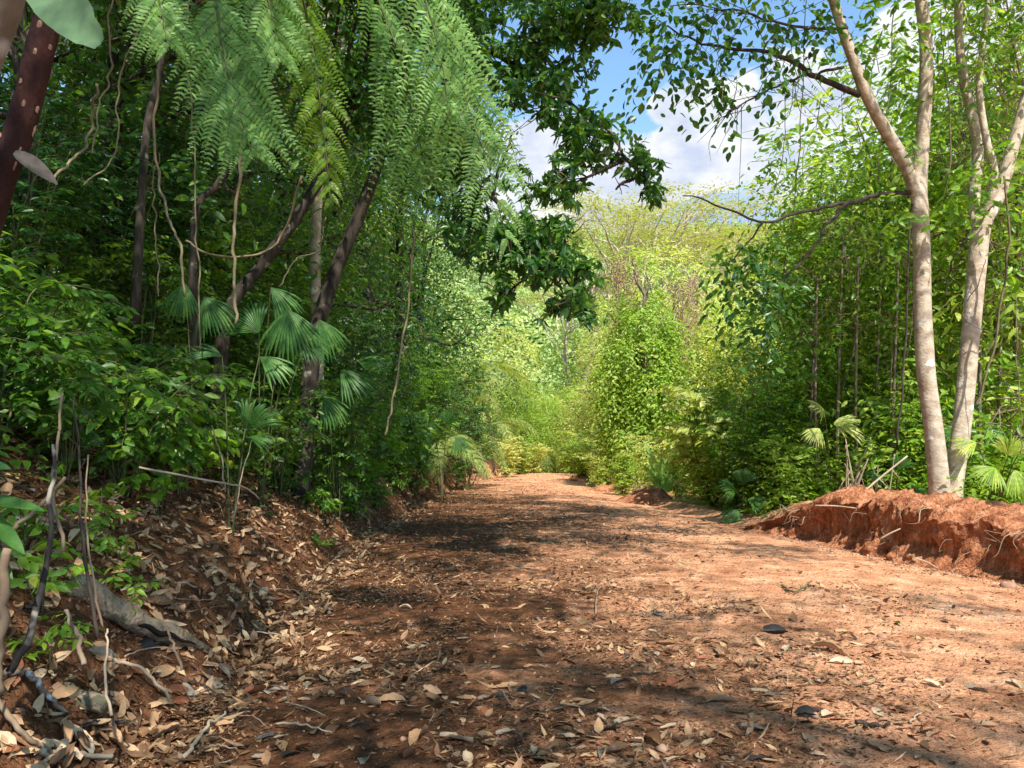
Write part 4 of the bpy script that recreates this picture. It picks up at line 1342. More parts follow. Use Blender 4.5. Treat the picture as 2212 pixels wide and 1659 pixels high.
RS = [(1590, 16.5, 'thicket shrub behind the dark fan palm'), (1650, 15.5, 'thicket shrub behind the tip of the earth bank'), (1710, 15, 'thicket shrub behind the dry stalks'), (1780, 15.2, 'thicket shrub behind the pale fan leaf'), (1850, 15, 'thicket shrub left of the double trunk'), (1930, 14.5, 'thicket shrub at the foot of the hanging dark vine'),
      (1990, 14.6, 'low thicket shrub behind the double trunk base'), (2110, 14, 'thicket shrub right of the double trunk'), (2180, 13.5, 'thicket shrub behind the bright fan palm at the edge'), (1545, 19, 'thicket shrub with shaded leaves before the bright bush'), (1690, 18.5, 'thicket shrub in shadow under the drooping bough'), (2050, 15.4, 'thicket shrub between and behind the trunks')]
for i, (x, d, lab) in enumerate(RS):
    put((sh_bush[1], sh_tall[1], sh_light[0], sh_big[0])[i % 4], lab, on(x, d), None, random.uniform(.8, 1.0), 'shrubs of the thicket on the right')
# slim bare saplings in the thicket
for i, (x, d, tilt, lab) in enumerate([(1808, 14.6, .02, 'slim reddish-brown sapling stem left of the dry stalks'), (1858, 14.3, -.03, 'slim sapling stem behind the dry stalks'), (1885, 14.8, .04, 'slim sapling stem close to the first pale trunk'), (1925, 14.2, .03, 'dark slim sapling stem touching the hanging vine'),
                                       (1740, 15.2, .06, 'slim sapling stem in shade near the bank tip'), (2125, 13.4, -.02, 'thin grey sapling right of the double trunk'), (2150, 14.2, .03, 'thin bare sapling near the right fan palm'), (1775, 14.8, -.05, 'leaning sapling stem under the thicket')]):
    g = on(x, d)
    h = random.uniform(4.2, 5.6)
    s_ = make_tree('sapling', lab, 'tree', [(0, 0, -.2), (tilt * 2, .05, h * .4), (tilt * 3 + .1, .1, h)], (.038, .018), [((tilt * 3 + .1, .1, h), (.6, .6, .4)), ((tilt * 2, .1, h * .75), (.6, .5, .35))], 40, 7, .13, .46, 'mid', 'bark_mid', T_SIX, .4)
    s_.location = [float(c) for c in g]
# fan palms of the right side
fan_palm('fan_palm', 'bright sunlit fan palm at the right edge beyond the double trunk', on(2150, 11.2),
         [FL(2178, 985, 10.6, .2, -.3, .9, .36, 2.4, (-.1, -.9, .4)), FL(2150, 1010, 10.5, -.6, -.4, -.2, .36, 2.0), FL(2190, 1015, 10.4, .3, -.5, -.8, .36, 2.0, (0, -.8, .5)), FL(2110, 955, 10.9, -1, -.2, .0, .34, 1.6), FL(2215, 960, 10.6, 1, -.2, .3, .36, 2.0)], 'light')
fan_palm('fan_palm', 'pale yellow-green fan palm leaves in the sun left of the dry stalks', on(1800, 13.6),
         [FL(1800, 915, 13, .5, -.4, .25, .42, 2.2, (0, -.5, .8)), FL(1780, 885, 13.1, -.6, -.4, .4, .40, 2.0), FL(1815, 925, 13, 1, -.3, -.15, .42, 1.2), FL(1770, 925, 12.8, -.7, -.5, -.4, .36, 1.8)], 'yellow')
fan_palm('fan_palm', 'low dark fan palm in the gap at the tip of the earth bank', on(1612, 14.6),
         [FL(1592, 1100, 14.1, -.5, -.4, -.5, .36, 2.2), FL(1590, 1060, 14.2, -.6, -.3, .5, .42, 2.2), FL(1615, 1080, 14, .6, -.5, .1, .36, 2.0), FL(1605, 1045, 14.4, .1, -.2, .9, .36, 2.0)])
fan_palm('fan_palm', 'dark fan palm shadowed behind the double trunk', on(2085, 13.2), [FL(2060, 930, 13, -.9, -.3, .2, .4, 1.8), FL(2115, 930, 13, .9, -.3, .2, .4, 1.8), FL(2090, 900, 13.2, 0, -.2, 1, .4, 2.0)])
fan_palm('fan_palm', 'small fan palm sprouting beside the base of the double trunk', on(1935, 12.4), [FL(1905, 1030, 12.1, -.8, -.4, .2, .3, 1.8), FL(1940, 1015, 12.1, .2, -.3, .9, .3, 1.8), FL(1960, 1050, 12, .8, -.4, -.2, .3, 1.6)])

# dry stalks leaning together on the bank
for i in range(17):
    x0 = 1850 + random.gauss(0, 42)
    a = np.array(on(x0, random.uniform(11.7, 12.6), 0.0))
    tipx = 1845 + random.gauss(0, 26) + (x0 - 1850) * random.choice((-.4, .5, .8))
    e = P(tipx, random.uniform(938, 1060), a[1] + random.uniform(-.1, .1))
    t = thing('dry_stalk', 'pale dry stalk in the leaning bunch of stalks on the earth bank', 'stalk', a, group='dry stalks bunched on the earth bank')
    mb = MB()
    tube(mb, spline([(0, 0, -.05), (e - a) * .5 + rng.normal(size=3) * .04, e - a], 10), [.014, .006], 5, True, .1)
    mb.build('stalk', M['dry'], t, smooth=True)
t = thing('dry_branch', 'long dry branch leaning against the base of the double trunk', 'branch', P(1830, 1110, 10.9))
o0 = np.array(t.location)
mb = MB()
tube(mb, spline([P(1810, 1115, 10.9) - o0, P(1880, 1050, 10.9) - o0, P(1960, 985, 10.85) - o0], 14), [.020, .012], 7, True, .12)
for a in ((1900, 1035, 1925, 1060), (1925, 1012, 1948, 1040), (1870, 1060, 1860, 1030)):
    tube(mb, [P(a[0], a[1], 10.88) - o0, P(a[2], a[3], 10.8) - o0], [.007, .004], 4)
mb.build('branch_wood', M['dry'], t, smooth=True)

# ------------------------------------------------------------------ middle distance: both sides of the bend and the valley beyond
tf = [make_fern_tree('tree_fern', '', 2.6, .3, 10, 2.2), make_fern_tree('tree_fern', '', 1.5, -.2, 9, 1.8)]
for i, (x, d, s_, lab) in enumerate([(1020, 33, 1.25, 'pale green tree fern arching from the bank below the dark bough'), (1068, 39, 1.45, 'tree fern with a visible thin trunk at the bend'), (985, 27, 1.1, 'short tree fern low on the bank near the dark hole'),
                                     (1050, 36, 1.9, 'sunlit yellowish tree fern reaching over the bend'), (1090, 46, 2.1, 'tall tree fern behind the others above the reddish cut'), (1150, 50, 1.3, 'small tree fern past the end of the visible road'), (955, 22, .9, 'shaded tree fern in the bank shrubs')]):
    put(tf[(0, 1, 1, 0, 0, 1, 1)[i]], lab, on(x, d), None, s_, None, (random.uniform(-.2, .2), random.uniform(.05, .3)))

# dense creeper-covered column tree beside the road
vt = make_tree('creeper_covered_tree', 'bright green tree fully draped in small-leaved creeper, like a column beside the road', 'tree', [(0, 0, -.5), (.1, 0, 2.5), (0, .1, 5), (.1, 0, 7)], (.16, .06),
               [((0, 0, 1.0), (1.0, 1.0, .9)), ((-.2, 0, 2.2), (1.1, 1.1, .9)), ((.15, 0, 3.3), (1.2, 1.2, .9)), ((-.1, -.1, 4.5), (1.15, 1.15, .9)), ((.1, 0, 5.6), (.95, .95, .8)), ((0, 0, 6.6), (.7, .7, .8)), ((.1, 0, 7.5), (.35, .35, .5)),
                ((.95, -.2, 3.9), (.5, .5, .6)), ((-.95, -.1, 4.7), (.45, .45, .6)), ((.8, 0, 5.9), (.35, .35, .5)), ((-1.1, -.2, 2.9), (.45, .45, .5)), ((1.2, -.2, 2.2), (.6, .5, .6)), ((.2, -.9, 3.4), (.6, .5, .6)), ((-.5, -.8, 1.8), (.6, .5, .6))] + [((random.choice((-1, 1)) * random.uniform(.9, 1.5), random.uniform(-.8, .2), z_), (random.uniform(.25, .5),) * 3) for z_ in np.linspace(.6, 6.2, 11)] + [((random.uniform(-.4, .4), 0, 7.9), (.22, .22, .4))], 4600, 7, .15, .6, 'light', 'bark_mid', T_DIAM, .6, shell=.6, gap=.34, sub=1, nout=1.1, jit=.5)
vt.location = on(1388, 27, 0)
# trees of several builds further off
rt2 = [make_tree('round_crowned_tree', '', 'tree', [(0, 0, -.5), (.2, 0, 3), (0, .3, 6)], (.2, .08), [((rng.uniform(-2.2, 2.2), rng.uniform(-2.2, 2.2), rng.uniform(3.0, 7.6)), rng.uniform(1.1, 1.7)) for _ in range(11)], 1900, 8, .165, .52, ('yellow', 'light')[v_], 'bark_mid', T_DIAM, .35, gap=.15, sub=2, shell=.62, nout=1.3, jit=.4) for v_ in range(2)]
ft = []
for v_ in range(2):
    t = thing('feathery_tree', '', 'tree')
    tb, lb, cb = MB(), MB(), MB()
    H_ = 12.0  # before scaling
    tr_ = spline([(0, 0, -.5), (.3, .1, 4), (-.2, 0, 7.5), (.1, 0, 9.5)], 20)
    tube(tb, tr_, np.linspace(.20, .09, 20), 8, True, .08)
    for k_ in range(13):
        a = 2.4 * k_
        st0 = tr_[random.randint(9, 19)]
        R_ = random.uniform(1.6, 4.6)
        e = np.array([math.cos(a) * R_, math.sin(a) * R_, 9.2 + random.uniform(.2, 2.6) + .25 * R_ * .5])
        p = limb_to(lb, st0, e, .06, .015, 5)
        # flat layered pads of fine leaflets
        n_ = 36
        c_ = e + rng.normal(size=(n_, 3)) * [.75, .75, .10]
        for j in range(9):
            dd = unit(np.stack([np.cos(c_[:, 0] * 9 + j * .8), np.sin(c_[:, 1] * 9 + j * .8), rng.normal(size=n_) * .15], -1))
            place(cb, T_DIAM, c_ + dd * .06 * j, dd + rng.normal(size=(n_, 3)) * .25, rng.normal(size=(n_, 3)) * .25 + [0, 0, 1], .20, .07, .1)
        for _k in range(4):
            limb_to(lb, p[-3], e + rng.normal(size=3) * [.8, .8, .1], .014, .005, 3, n=5)
    tb.build('trunk', M['bark_pale'], t, smooth=True)
    lb.build('branches', M['bark_pale'], t, smooth=True)
    cb.build('crown', M[('ochre', 'ochre')[v_]], t)
    ft.append(t)

FT = [(1345, 62, 1.15, 'feathery flat-topped tree with pale bare forks against the sky gap'), (1430, 70, 1.25, 'feathery flat-topped tree whose layered crown meets the white cloud'), (1500, 78, 1.15, 'feathery tree with ochre layered crown right of the cloud gap'), (1275, 66, 1.0, 'feathery tree partly hidden by the tail of the dark bough'), (1580, 84, 1.1, 'feathery tree before the distant blue mountain'), (1660, 60, 1.35, 'feathery tree behind the twiggy bough on the right'), (1225, 80, 1.1, 'small feathery tree behind the tail of the dark bough')]
for i, (x, d, s_, lab) in enumerate(FT):
    X = (x - CX) / F * d
    put(ft[i % 2], lab, (X, d, -7.0), None, (P(x, (430, 425, 440, 505, 450, 500, 590)[i], d)[2] + 7.0) / 12.3, None)
RT2 = [(1455, 40, 505, 'yellow-green round-crowned tree behind the creeper-covered column'), (1530, 46, 610, 'round-crowned tree left of the thicket, sunlit'), (1340, 46, 690, 'round-crowned tree left behind the creeper-covered column'), (1275, 52, 800, 'round-crowned tree over the vanishing road'), (1215, 56, 845, 'round-crowned yellow tree closing the view down the road'), (1160, 52, 830, 'round-crowned tree left of the vanishing road'),
       (1400, 58, 600, 'pale round-crowned tree in the valley behind the column tree'), (1500, 60, 590, 'pale round-crowned tree in the valley before the hillside'), (1590, 55, 560, 'round-crowned tree at the open edge of the thicket'), (1110, 48, 790, 'round-crowned tree at the inside of the bend'), (1250, 72, 770, 'distant round-crowned tree low in the valley'), (1330, 74, 650, 'distant round-crowned tree below the feathery tree'), (1060, 56, 690, 'round-crowned tree rising behind the tree ferns'), (1640, 44, 600, 'round-crowned tree glimpsed through the thicket edge'), (1720, 40, 560, 'round-crowned tree glowing through the thicket'), (1190, 66, 800, 'distant round-crowned tree right of the tree ferns')]
for i, (x, d, s_, lab) in enumerate(RT2):
    X = (x - CX) / F * d
    zb = max(gz(X, d) - .1, -9.0)
    put(rt2[i % 2], lab, (X, d, zb), None, (P(x, s_, d)[2] - zb) / 9.2, 'sunlit trees around the bend')
LB = [(1345, 22.5, 'sunny bush at the roadside below the column tree'), (1410, 23.5, 'sunny bush right below the creeper column'), (1465, 22, 'sunny bush left of the big-leaved bush'), (1300, 27, 'sunny bush where the road edge curves'), (1262, 32, 'sunny bush on the outside of the bend'), (1290, 36, 'sunny bush behind the roadside bushes'), (1235, 42, 'sunny bush at the far edge of the road'), (1205, 50, 'sunny bush just past the road crest'), (1180, 52, 'sunny bush past the crest, left of the gap'),
      (1150, 45, 'sunny bush below the tree ferns at the bend'), (1120, 40, 'sunny bush on the bank at the bend'), (1095, 36, 'sunny bush with brown patches over the red cut'), (1500, 26, 'sunny bush in the second row right of the column'), (1440, 30, 'sunny bush behind the roadside row'), (1370, 34, 'sunny bush deep behind the column tree'), (1550, 30, 'sunny bush beyond the big-leaved bush'),
      (1330, 30, 'sunny bush in the middle of the right roadside row'), (1255, 50, 'sunny bush beyond the outside of the bend'), (1520, 20.5, 'sunny bush at the gap near the shaded thicket'), (1225, 46, 'sunny bush at the very end of the road')]
for i, (x, d, lab) in enumerate(LB):
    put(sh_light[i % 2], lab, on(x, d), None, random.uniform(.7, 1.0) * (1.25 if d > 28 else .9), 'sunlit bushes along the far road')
for i, (x, y, d, r_, lab) in enumerate([(1345, 610, 33, .75, 'withered brown creeper draped left of the column tree'), (1480, 650, 36, .95, 'withered brown creeper hanging right of the column tree'), (1465, 740, 33, .6, 'small patch of rust-coloured withered creeper low beside the column tree')]):
    c_ = P(x, y, d)
    t = thing('withered_creeper', lab, 'creeper', c_)
    mb, st = MB(), MB()
    sprays(mb, [((0, 0, .6), (r_, .5, r_ * .8)), ((.1, 0, -.5), (r_ * .6, .4, r_)), ((-.2, 0, -1.5), (r_ * .4, .3, r_ * .8))], 260, 7, .11, .5, .9, T_DIAM, shell=.2)
    for k_ in range(14):
        a = rng.normal(size=3) * [r_ * .6, .3, .4] + [0, 0, .7]
        tube(st, spline([a, a + rng.normal(size=3) * .25 - [0, 0, 1.0], a + rng.normal(size=3) * .35 - [0, 0, 2.2]], 10), [.02, .008], 4)
    st.build('stem', M['dry'], t)
    mb.build('foliage', M['brownleaf'], t)
bb = make_shrub('big_leaved_bush', 'yellow-green bush with big heart-shaped leaves glowing in the sun before the thicket', 'shrub', 3.2, 1.5, 16, 13, 6, .24, .68, 'yellow', T_OVATE, .4, .3, .2, sr=.014)
bb.location = on(1545, 18, 0)
bb = make_shrub('big_leaved_bush', 'second big-leaved yellow-green bush, half in shade at the foot of the thicket', 'shrub', 2.6, 1.3, 14, 12, 6, .22, .68, 'light', T_OVATE, .4, .3, .2, sr=.014)
bb.location = on(1630, 19, 0)
t = thing('banana_plant', 'young plant with broad upright paddle leaves on the right road edge', 'plant', on(1428, 20.5))
o0 = np.array(t.location)
for hub, e, W_ in (((1425, 1050), (1405, 965), .20), ((1428, 1045), (1440, 985), .22), ((1425, 1060), (1400, 1010), .18), ((1430, 1060), (1455, 1030), .2), ((1425, 1070), (1395, 1062), .16)):
    mb = MB()
    A_, B_ = P(*hub, 20.3), P(*e, 20.2)
    blade_geo(mb, A_ - o0, B_ - A_, (.3, -.8, .5), np.linalg.norm(B_ - A_) * 1.15, W_ * 1.3, 9, .35, .25)
    f = mb.build('paddle_leaf', M['fern'], t)
    st = MB()
    tube(st, spline([(0, 0, 0), (A_ - o0) * .6, A_ - o0], 6), .02, 5)
    st.build('petiole', M['stem'], f)
# brown dead stems spilling onto the road edge
for i in range(12):
    a = np.array(on(1370 + random.gauss(0, 14), 22.3 + random.random() * .8, .02))
    e = P(1385 + random.gauss(0, 26), random.uniform(1000, 1070), a[1] - random.random() * .5)
    t = thing('dead_stem', 'straw-brown dead stem slumped on the red mounds of the right road edge', 'stalk', a, group='dead stems slumped on the right road edge')
    mb = MB()
    tube(mb, spline([(0, 0, -.05), (e - a) * .5 + rng.normal(size=3) * .06, e - a], 8), [.016, .007], 4, True)
    mb.build('stalk', M['dry'], t)

# ------------------------------------------------------------------ unseen trees beside the viewer, crowns shaped along sun rays to dapple the road
def unseen_shade_tree(label, base, blobs, n, L, mat='mid'):
    base = np.array(base, float)
    top_ = np.array([b[0] for b in blobs]).mean(0)
    bl = [(np.array(b[0]) - base, b[1]) for b in blobs]
    tr_ = top_ - base
    o = make_tree('unseen_shade_tree', label, 'tree', [(0, 0, -.4), (tr_[0] * .05, tr_[1] * .1, tr_[2] * .4), (tr_[0] * .5, tr_[1] * .5, tr_[2] * .85), tr_ + [0, 0, .6]], (.17, .012), bl, n, 8, L, .45, mat, 'bark_mid', T_SIX, .4, shell=.2, limb_from=.5, lr=.06, sub=0)
    o.location = [float(c) for c in base]
    return o


clumps = [[], [], [], []]
roots_ = [(6.6, -4.5, .2), (8.6, -2.5, .3), (9.5, 8.5, .0), (-4.6, -2.5, 1.6)]
for _ in range(5700):
    gx_, gy_ = random.uniform(-6.5, 6), random.uniform(1.2, 21)
    p_ = .95 if gx_ < -.4 else (.74 if gx_ < 1.2 else (.78 if gy_ < 5.6 else .52))
    if ((gx_ - 1.5) / 1.9) ** 2 + ((gy_ - 7.2) / .9) ** 2 < 1 or ((gx_ + .55) / .55) ** 2 + ((gy_ - 3.3) / .4) ** 2 < 1 or ((gx_ - 3.6) / 1.6) ** 2 + ((gy_ - 8.3) / .8) ** 2 < 1:
        continue
    if ((gx_ + 1.6) / .9) ** 2 + ((gy_ - 8.0) / 2.2) ** 2 < 1:
        p_ *= .25
    if -2.3 < gx_ < -.2 and 4.6 < gy_ < 6.8:
        p_ *= .5
    if gx_ > 3.4 and gy_ > 6.6 or gx_ > 2.2 and gy_ > 11:
        p_ *= .25
    if gx_ < -1.2 and gy_ < 5:
        p_ = 1.3
    if gx_ < -2.5 and gy_ > 6:
        p_ *= .75
    p_ *= .5 + .9 * float(sm(-.35, .35, fbm(gx_ * .8, gy_ * .8, 2.2, 2)))
    if random.random() > p_ or random.random() > .085:
        continue
    zc = random.uniform(7.6, 9.6) + max(0, gy_ - 12) * .25
    g0 = gz(gx_, gy_) + (.5 if gx_ < -2 else 0)
    k_ = (zc - g0) / SUN[2]
    c_ = np.array([gx_, gy_, g0]) + SUN * k_  # clump set up the sun ray from its target patch of shade
    if c_[2] < 1.35 + .52 * max(c_[1], 0) + .9:
        continue
    i_ = int(np.argmin([np.hypot(c_[0] - r_[0], c_[1] - r_[1]) + (0 if (r_[0] > 0) == (c_[0] > -.8) else 6) for r_ in roots_]))
    clumps[i_].append((c_, (random.uniform(.4, .65), random.uniform(.4, .65), .3)))
for i_, lab in enumerate(('unseen roadside tree, leaf clumps set to shade the leaf-strewn side of the road', 'unseen roadside tree, thin leaf clumps set to let sun patches onto the road', 'unseen roadside tree beyond the bank, leaf clumps set to fleck the road with shade', 'unseen forest tree on the bank behind the viewer, leaf clumps set to darken the litter')):
    if clumps[i_]:
        unseen_shade_tree(lab, roots_[i_], clumps[i_], 26 * len(clumps[i_]), .14)


# ------------------------------------------------------------------ low growth that reads as one mass
def undergrowth(name, label, n, fx, mat, L, hmax, k=7):
    mb = MB()
    X, Y = fx(n)
    Z = H(X, Y)
    hh = rng.random(n) ** 1.3 * hmax
    az = rng.uniform(0, 2 * PI, n)
    dv = np.stack([np.cos(az), np.sin(az), rng.uniform(-.2, .8, n)], -1)
    dv = unit(dv)
    side = unit(np.cross(dv, [0, 0, 1.0]))
    p0 = np.stack([X, Y, Z + hh], -1)
    sz = rng.uniform(.7, 1.3, n)
    for j in range(k):
        l = L * sz * rng.uniform(.7, 1.2, n)
        place(mb, T_SIX, p0 + dv * (L * .5 * j * sz)[:, None] - [0, 0, .01 * j * j], dv * .5 + side * (1 if j % 2 else -1) * rng.uniform(.5, 1, n)[:, None] + [0, 0, -.25], rng.normal(size=(n, 3)) * .4 + [0, 0, 1], l, l * .46, .2)
    o = mb.build(name, M[mat])
    tag(o, label, 'undergrowth', kind='stuff')


def left_area(n):
    Y = 4.2 + 40 * rng.random(n) ** 1.5
    t_ = np.where(Y < 8, 1.5, .7) + rng.random(n) ** 1.2 * (4 + Y * .35)
    return xl(Y) - t_, Y


def right_area(n):
    Y = 12.8 + 34 * rng.random(n) ** 1.5
    t_ = .5 + rng.random(n) ** 1.1 * (4 + Y * .3)
    return xr(Y) + t_, Y


def right_near(n):
    Y = rng.uniform(8, 14, n)
    return xr(Y) + 1.6 + rng.random(n) * 6, Y


undergrowth('undergrowth', 'dense low green undergrowth covering the slope of the left bank', 5200, left_area, 'shade', .11, 1.5)
undergrowth('undergrowth', 'dense low green undergrowth on the floor of the right thicket', 4200, right_area, 'mid', .11, 1.5)
undergrowth('undergrowth', 'thin green undergrowth behind the red earth bank', 700, right_near, 'mid', .10, .7)

# ------------------------------------------------------------------ fallen leaves
def leaf_mesh(seed, curl, cup, twist, ragged):
    r = random.Random(seed)
    n, m = 11, 5
    v, f = [], []
    asp = r.uniform(.36, .5)
    for i in range(n):
        u = i / (n - 1)
        w = asp * .5 * math.sin(PI * (.03 + .95 * u ** .9)) ** .75
        for j in range(m):
            s_ = (j - 2) / 2
            e = 1 - (ragged * r.random() if abs(s_) == 1 else 0)
            x = w * s_ * e
            z = cup * w * s_ * s_ * 1.6 - curl * (u - .5) ** 2 + .012 * math.sin(i * 2.1 + seed) + (.014 * r.uniform(-1, 1) if abs(s_) == 1 else 0) + twist * s_ * (u - .4) * .3
            v.append((x, u - .5, z))
        if i:
            b = (i - 1) * m
            for j in range(m - 1):
                f.append((b + j, b + j + 1, b + m + j + 1, b + m + j))
    v = np.array(v)
    mb = MB()
    mb.add(v, None, f)
    tube(mb, spline([(0, -.50, -curl * .25), (.01, -.58, -curl * .3), (.03, -.66, -curl * .3 - .01)], 5), .008, 4)
    return mb


SHAPES = [('lying flat', (.04, .10, .1, .08)), ('lying flat', (-.08, .2, -.2, .15)), ('lightly cupped', (.18, .3, .2, .12)), ('lightly cupped', (-.18, .4, -.3, .15)), ('curled', (.42, .6, .3, .15)), ('curled', (-.35, .8, .5, .15)), ('torn and ragged', (.12, .25, .6, .55)), ('twisted', (.15, .25, 1.2, .2))]
_lm = {}


def fallen(colour, si, label, x, y, z, size, yaw, group=None, tilt=.14, nrm=None):
    key = (colour, si)
    if key not in _lm:
        cu = SHAPES[si][1]
        _lm[key] = leaf_mesh(si * 7 + len(colour), *cu).mesh('fallen_leaf', M['dry_' + colour])
    o = bpy.data.objects.new('fallen_leaf', _lm[key])
    COL.objects.link(o)
    nv = ground_normal(np.array([x]), np.array([y]))[0] if nrm is None else nrm
    nv = unit(nv + rng.normal(size=3) * tilt)
    q = Vector(nv).to_track_quat('Z', 'Y')
    from mathutils import Quaternion
    o.rotation_mode = 'QUATERNION'
    o.rotation_quaternion = q @ Quaternion((0, 0, 1), yaw)
    cu, cp = SHAPES[si][1][0], SHAPES[si][1][1]
    o.location = (x, y, z + size * (max(cu, 0) * .22 + .02) + .012)
    o.scale = (size, size, size)
    tag(o, label, 'leaf', group)
    return o


spec = [('yellow', 0, 340, 1587, .10, 1.9, 'single pale yellow fallen leaf on the dark soil near the lower left corner'), ('yellow', 1, 735, 1372, .07, .4, 'small yellow fallen leaf on the shaded left half of the road'), ('green', 0, 762, 1388, .05, 1.0, 'tiny fresh green fallen leaf on the shaded left half of the road'),
        ('yellow', 2, 1072, 1512, .09, 1.4, 'yellow fallen leaf half under a brown one in the middle of the road'), ('green', 6, 1938, 1352, .12, 2.4, 'yellow-green torn fallen leaf in a sun patch on the road'), ('blackened', 5, 1675, 1372, .16, 1.5, 'blackened curled fallen leaf alone on the red road'),
        ('brown', 4, 1410, 1612, .13, 2.4, 'brown fallen leaf standing up curled at the bottom of the road'), ('pale tan', 6, 1535, 1612, .13, .9, 'pale torn fallen leaf at the bottom of the road beside a curled one'), ('pale tan', 2, 1748, 1628, .13, .2, 'pale broad fallen leaf with a tip toward the viewer at the bottom edge'),
        ('pale tan', 6, 1300, 1562, .12, 1.2, 'pale fallen leaf with a bitten edge in the lower middle'), ('tan', 2, 938, 1505, .14, .3, 'tan oval fallen leaf standing in the sun patch, lower left of the road'), ('tan', 1, 1900, 1625, .15, 2.2, 'tan pointed fallen leaf on the red soil at lower right'),
        ('tan', 4, 1790, 1412, .22, 1.7, 'large folded tan fallen leaf on the right half of the road'), ('pale tan', 3, 1815, 1438, .15, 1.5, 'pale fallen leaf just under the large folded one'), ('pale tan', 6, 1700, 1405, .17, 1.3, 'pale wide torn fallen leaf left of the large folded one'), ('pale tan', 2, 1560, 1522, .15, 1.4, 'pale cupped fallen leaf on the right of the lower road'),
        ('tan', 7, 1610, 1480, .12, 1.0, 'twisted tan fallen leaf on the shaded right road'), ('pale tan', 3, 2195, 1485, .13, 1.8, 'pale fallen leaf at the right edge of the picture'), ('blackened', 4, 1740, 1555, .12, 2.2, 'black folded fallen leaf near the lower right'), ('grey', 7, 2110, 1498, .11, 1.4, 'grey crumpled fallen leaf propped up near the right edge'),
        ('reddish brown', 3, 515, 1325, .16, 1.4, 'rust-coloured fallen leaf in front of a sun fleck by the grey log'), ('tan', 0, 345, 1460, .17, 1.5, 'large pale brown fallen leaf with wavy edge under the grey log'), ('tan', 1, 265, 1460, .15, .4, 'broad brown fallen leaf beside the wavy one under the log'), ('tan', 0, 185, 1270, .2, .7, 'large ribbed brown fallen leaf above the grey log'),
        ('pale tan', 5, 805, 1530, .17, .9, 'rolled pale fallen leaf in the sun patch at lower left'), ('tan', 2, 845, 1520, .16, 2.0, 'tan fallen leaf leaning over the sunlit patch'), ('tan', 4, 905, 1605, .17, 1.2, 'ribbed tan fallen leaf arched over its shadow at the bottom'), ('pale tan', 6, 985, 1605, .18, 1.3, 'pale crumpled fallen leaf next to the ribbed one'),
        ('tan', 1, 1090, 1490, .15, 1.8, 'golden-brown fallen leaf with clear ribs in the middle of the road'), ('grey', 7, 1060, 1515, .13, .8, 'grey shrivelled fallen leaf beside the yellow one'), ('pale tan', 0, 900, 1402, .13, 1.5, 'pale fallen leaf in the shade left of the big sun patch'), ('tan', 3, 1480, 1290, .12, 1.2, 'tan fallen leaf in the large sun patch')]
for c, si, x, y, s_, yaw, lab in spec:
    g = ground_hit(x, y)
    fallen(c, si, lab, g[0], g[1], g[2], s_, yaw, None, .22)
names = ['pale tan', 'tan', 'brown', 'reddish brown', 'grey', 'blackened']
wts = [.33, .27, .16, .08, .10, .06]
n_ind = 266
cnt = 0
while cnt < n_ind:
    zone = rng.random()
    if zone < .45:
        x, y = random.uniform(0, 800), random.uniform(1060, 1655)
    elif zone < .80:
        x, y = random.uniform(500, 1500), random.uniform(1180, 1655)
    else:
        x, y = random.uniform(1300, 2212), random.uniform(1230, 1655)
    g = ground_hit(x, y)
    if g[1] > 9:
        continue
    onbank = g[0] < xl(g[1]) + .1
    if g[0] > 1.2 and random.random() < .35:
        continue
    c = random.choices(names, wts)[0]
    si = random.choices(range(8), (5, 5, 4, 4, 1.5, 1.5, 4, 2))[0]
    place_ = 'on the left bank litter' if onbank else ('on the shaded road half' if g[0] < .9 else 'on the red road half')
    near_ = ' close by' if g[1] < 3.4 else (' some steps ahead' if g[1] < 5.5 else ' farther up')
    s_ = random.uniform(.06, .13) if not onbank else random.uniform(.08, .17)
    lab = f'{c} fallen leaf {SHAPES[si][0]} {place_},{near_}'
    fallen(c, si, lab, g[0], g[1], g[2], s_, random.uniform(0, 2 * PI), f'{c} fallen leaves {SHAPES[si][0]} {place_}', .16)
    cnt += 1


# ------------------------------------------------------------------ the countless rest of the litter
def litter(n, X, Y, L, mat, tilt, tm, name, label, cat, lift=.012, wl=.45, bend=.25):
    Z = Hd(X, Y) + lift
    nr = ground_normal(X, Y)
    az = rng.uniform(0, 2 * PI, n)
    dv = np.stack([np.cos(az), np.sin(az), 0 * az], -1) + rng.normal(size=(n, 3)) * .12
    nrm = nr + rng.normal(size=(n, 3)) * tilt
    y = unit(dv - (dv * unit(nrm)).sum(-1, keepdims=True) * unit(nrm))
    mb = MB()
    place(mb, tm, np.stack([X, Y, Z], -1) - y * (L * .5)[:, None], y, nrm, L, L * wl * rng.uniform(.6, 1.2, n), bend * rng.normal(size=n))
    o = mb.build(name, M[mat])
    tag(o, label, cat, kind='stuff')


def sample(n, ymin, ymax, pw, side):
    Y = ymin + (ymax - ymin) * rng.random(n) ** pw
    a, b = xl(Y), xr(Y)
    if side == 'bank':
        t_ = -.35 + 3.6 * rng.random(n) ** 1.2
        X = a - t_
    else:
        X = a + (b - a) * rng.random(n)
        dens = np.clip(1.25 - (X - a) / (b - a) * 1.35, .13, 1) * (1 - .6 * sm(20, 34, Y))
        clump = sm(-.28, .30, fbm(X * 1.3, Y * 1.3, 3, 3)) * .85 + .15
        keep = rng.random(n) < dens * clump
        X, Y = X[keep], Y[keep]
    return X, Y


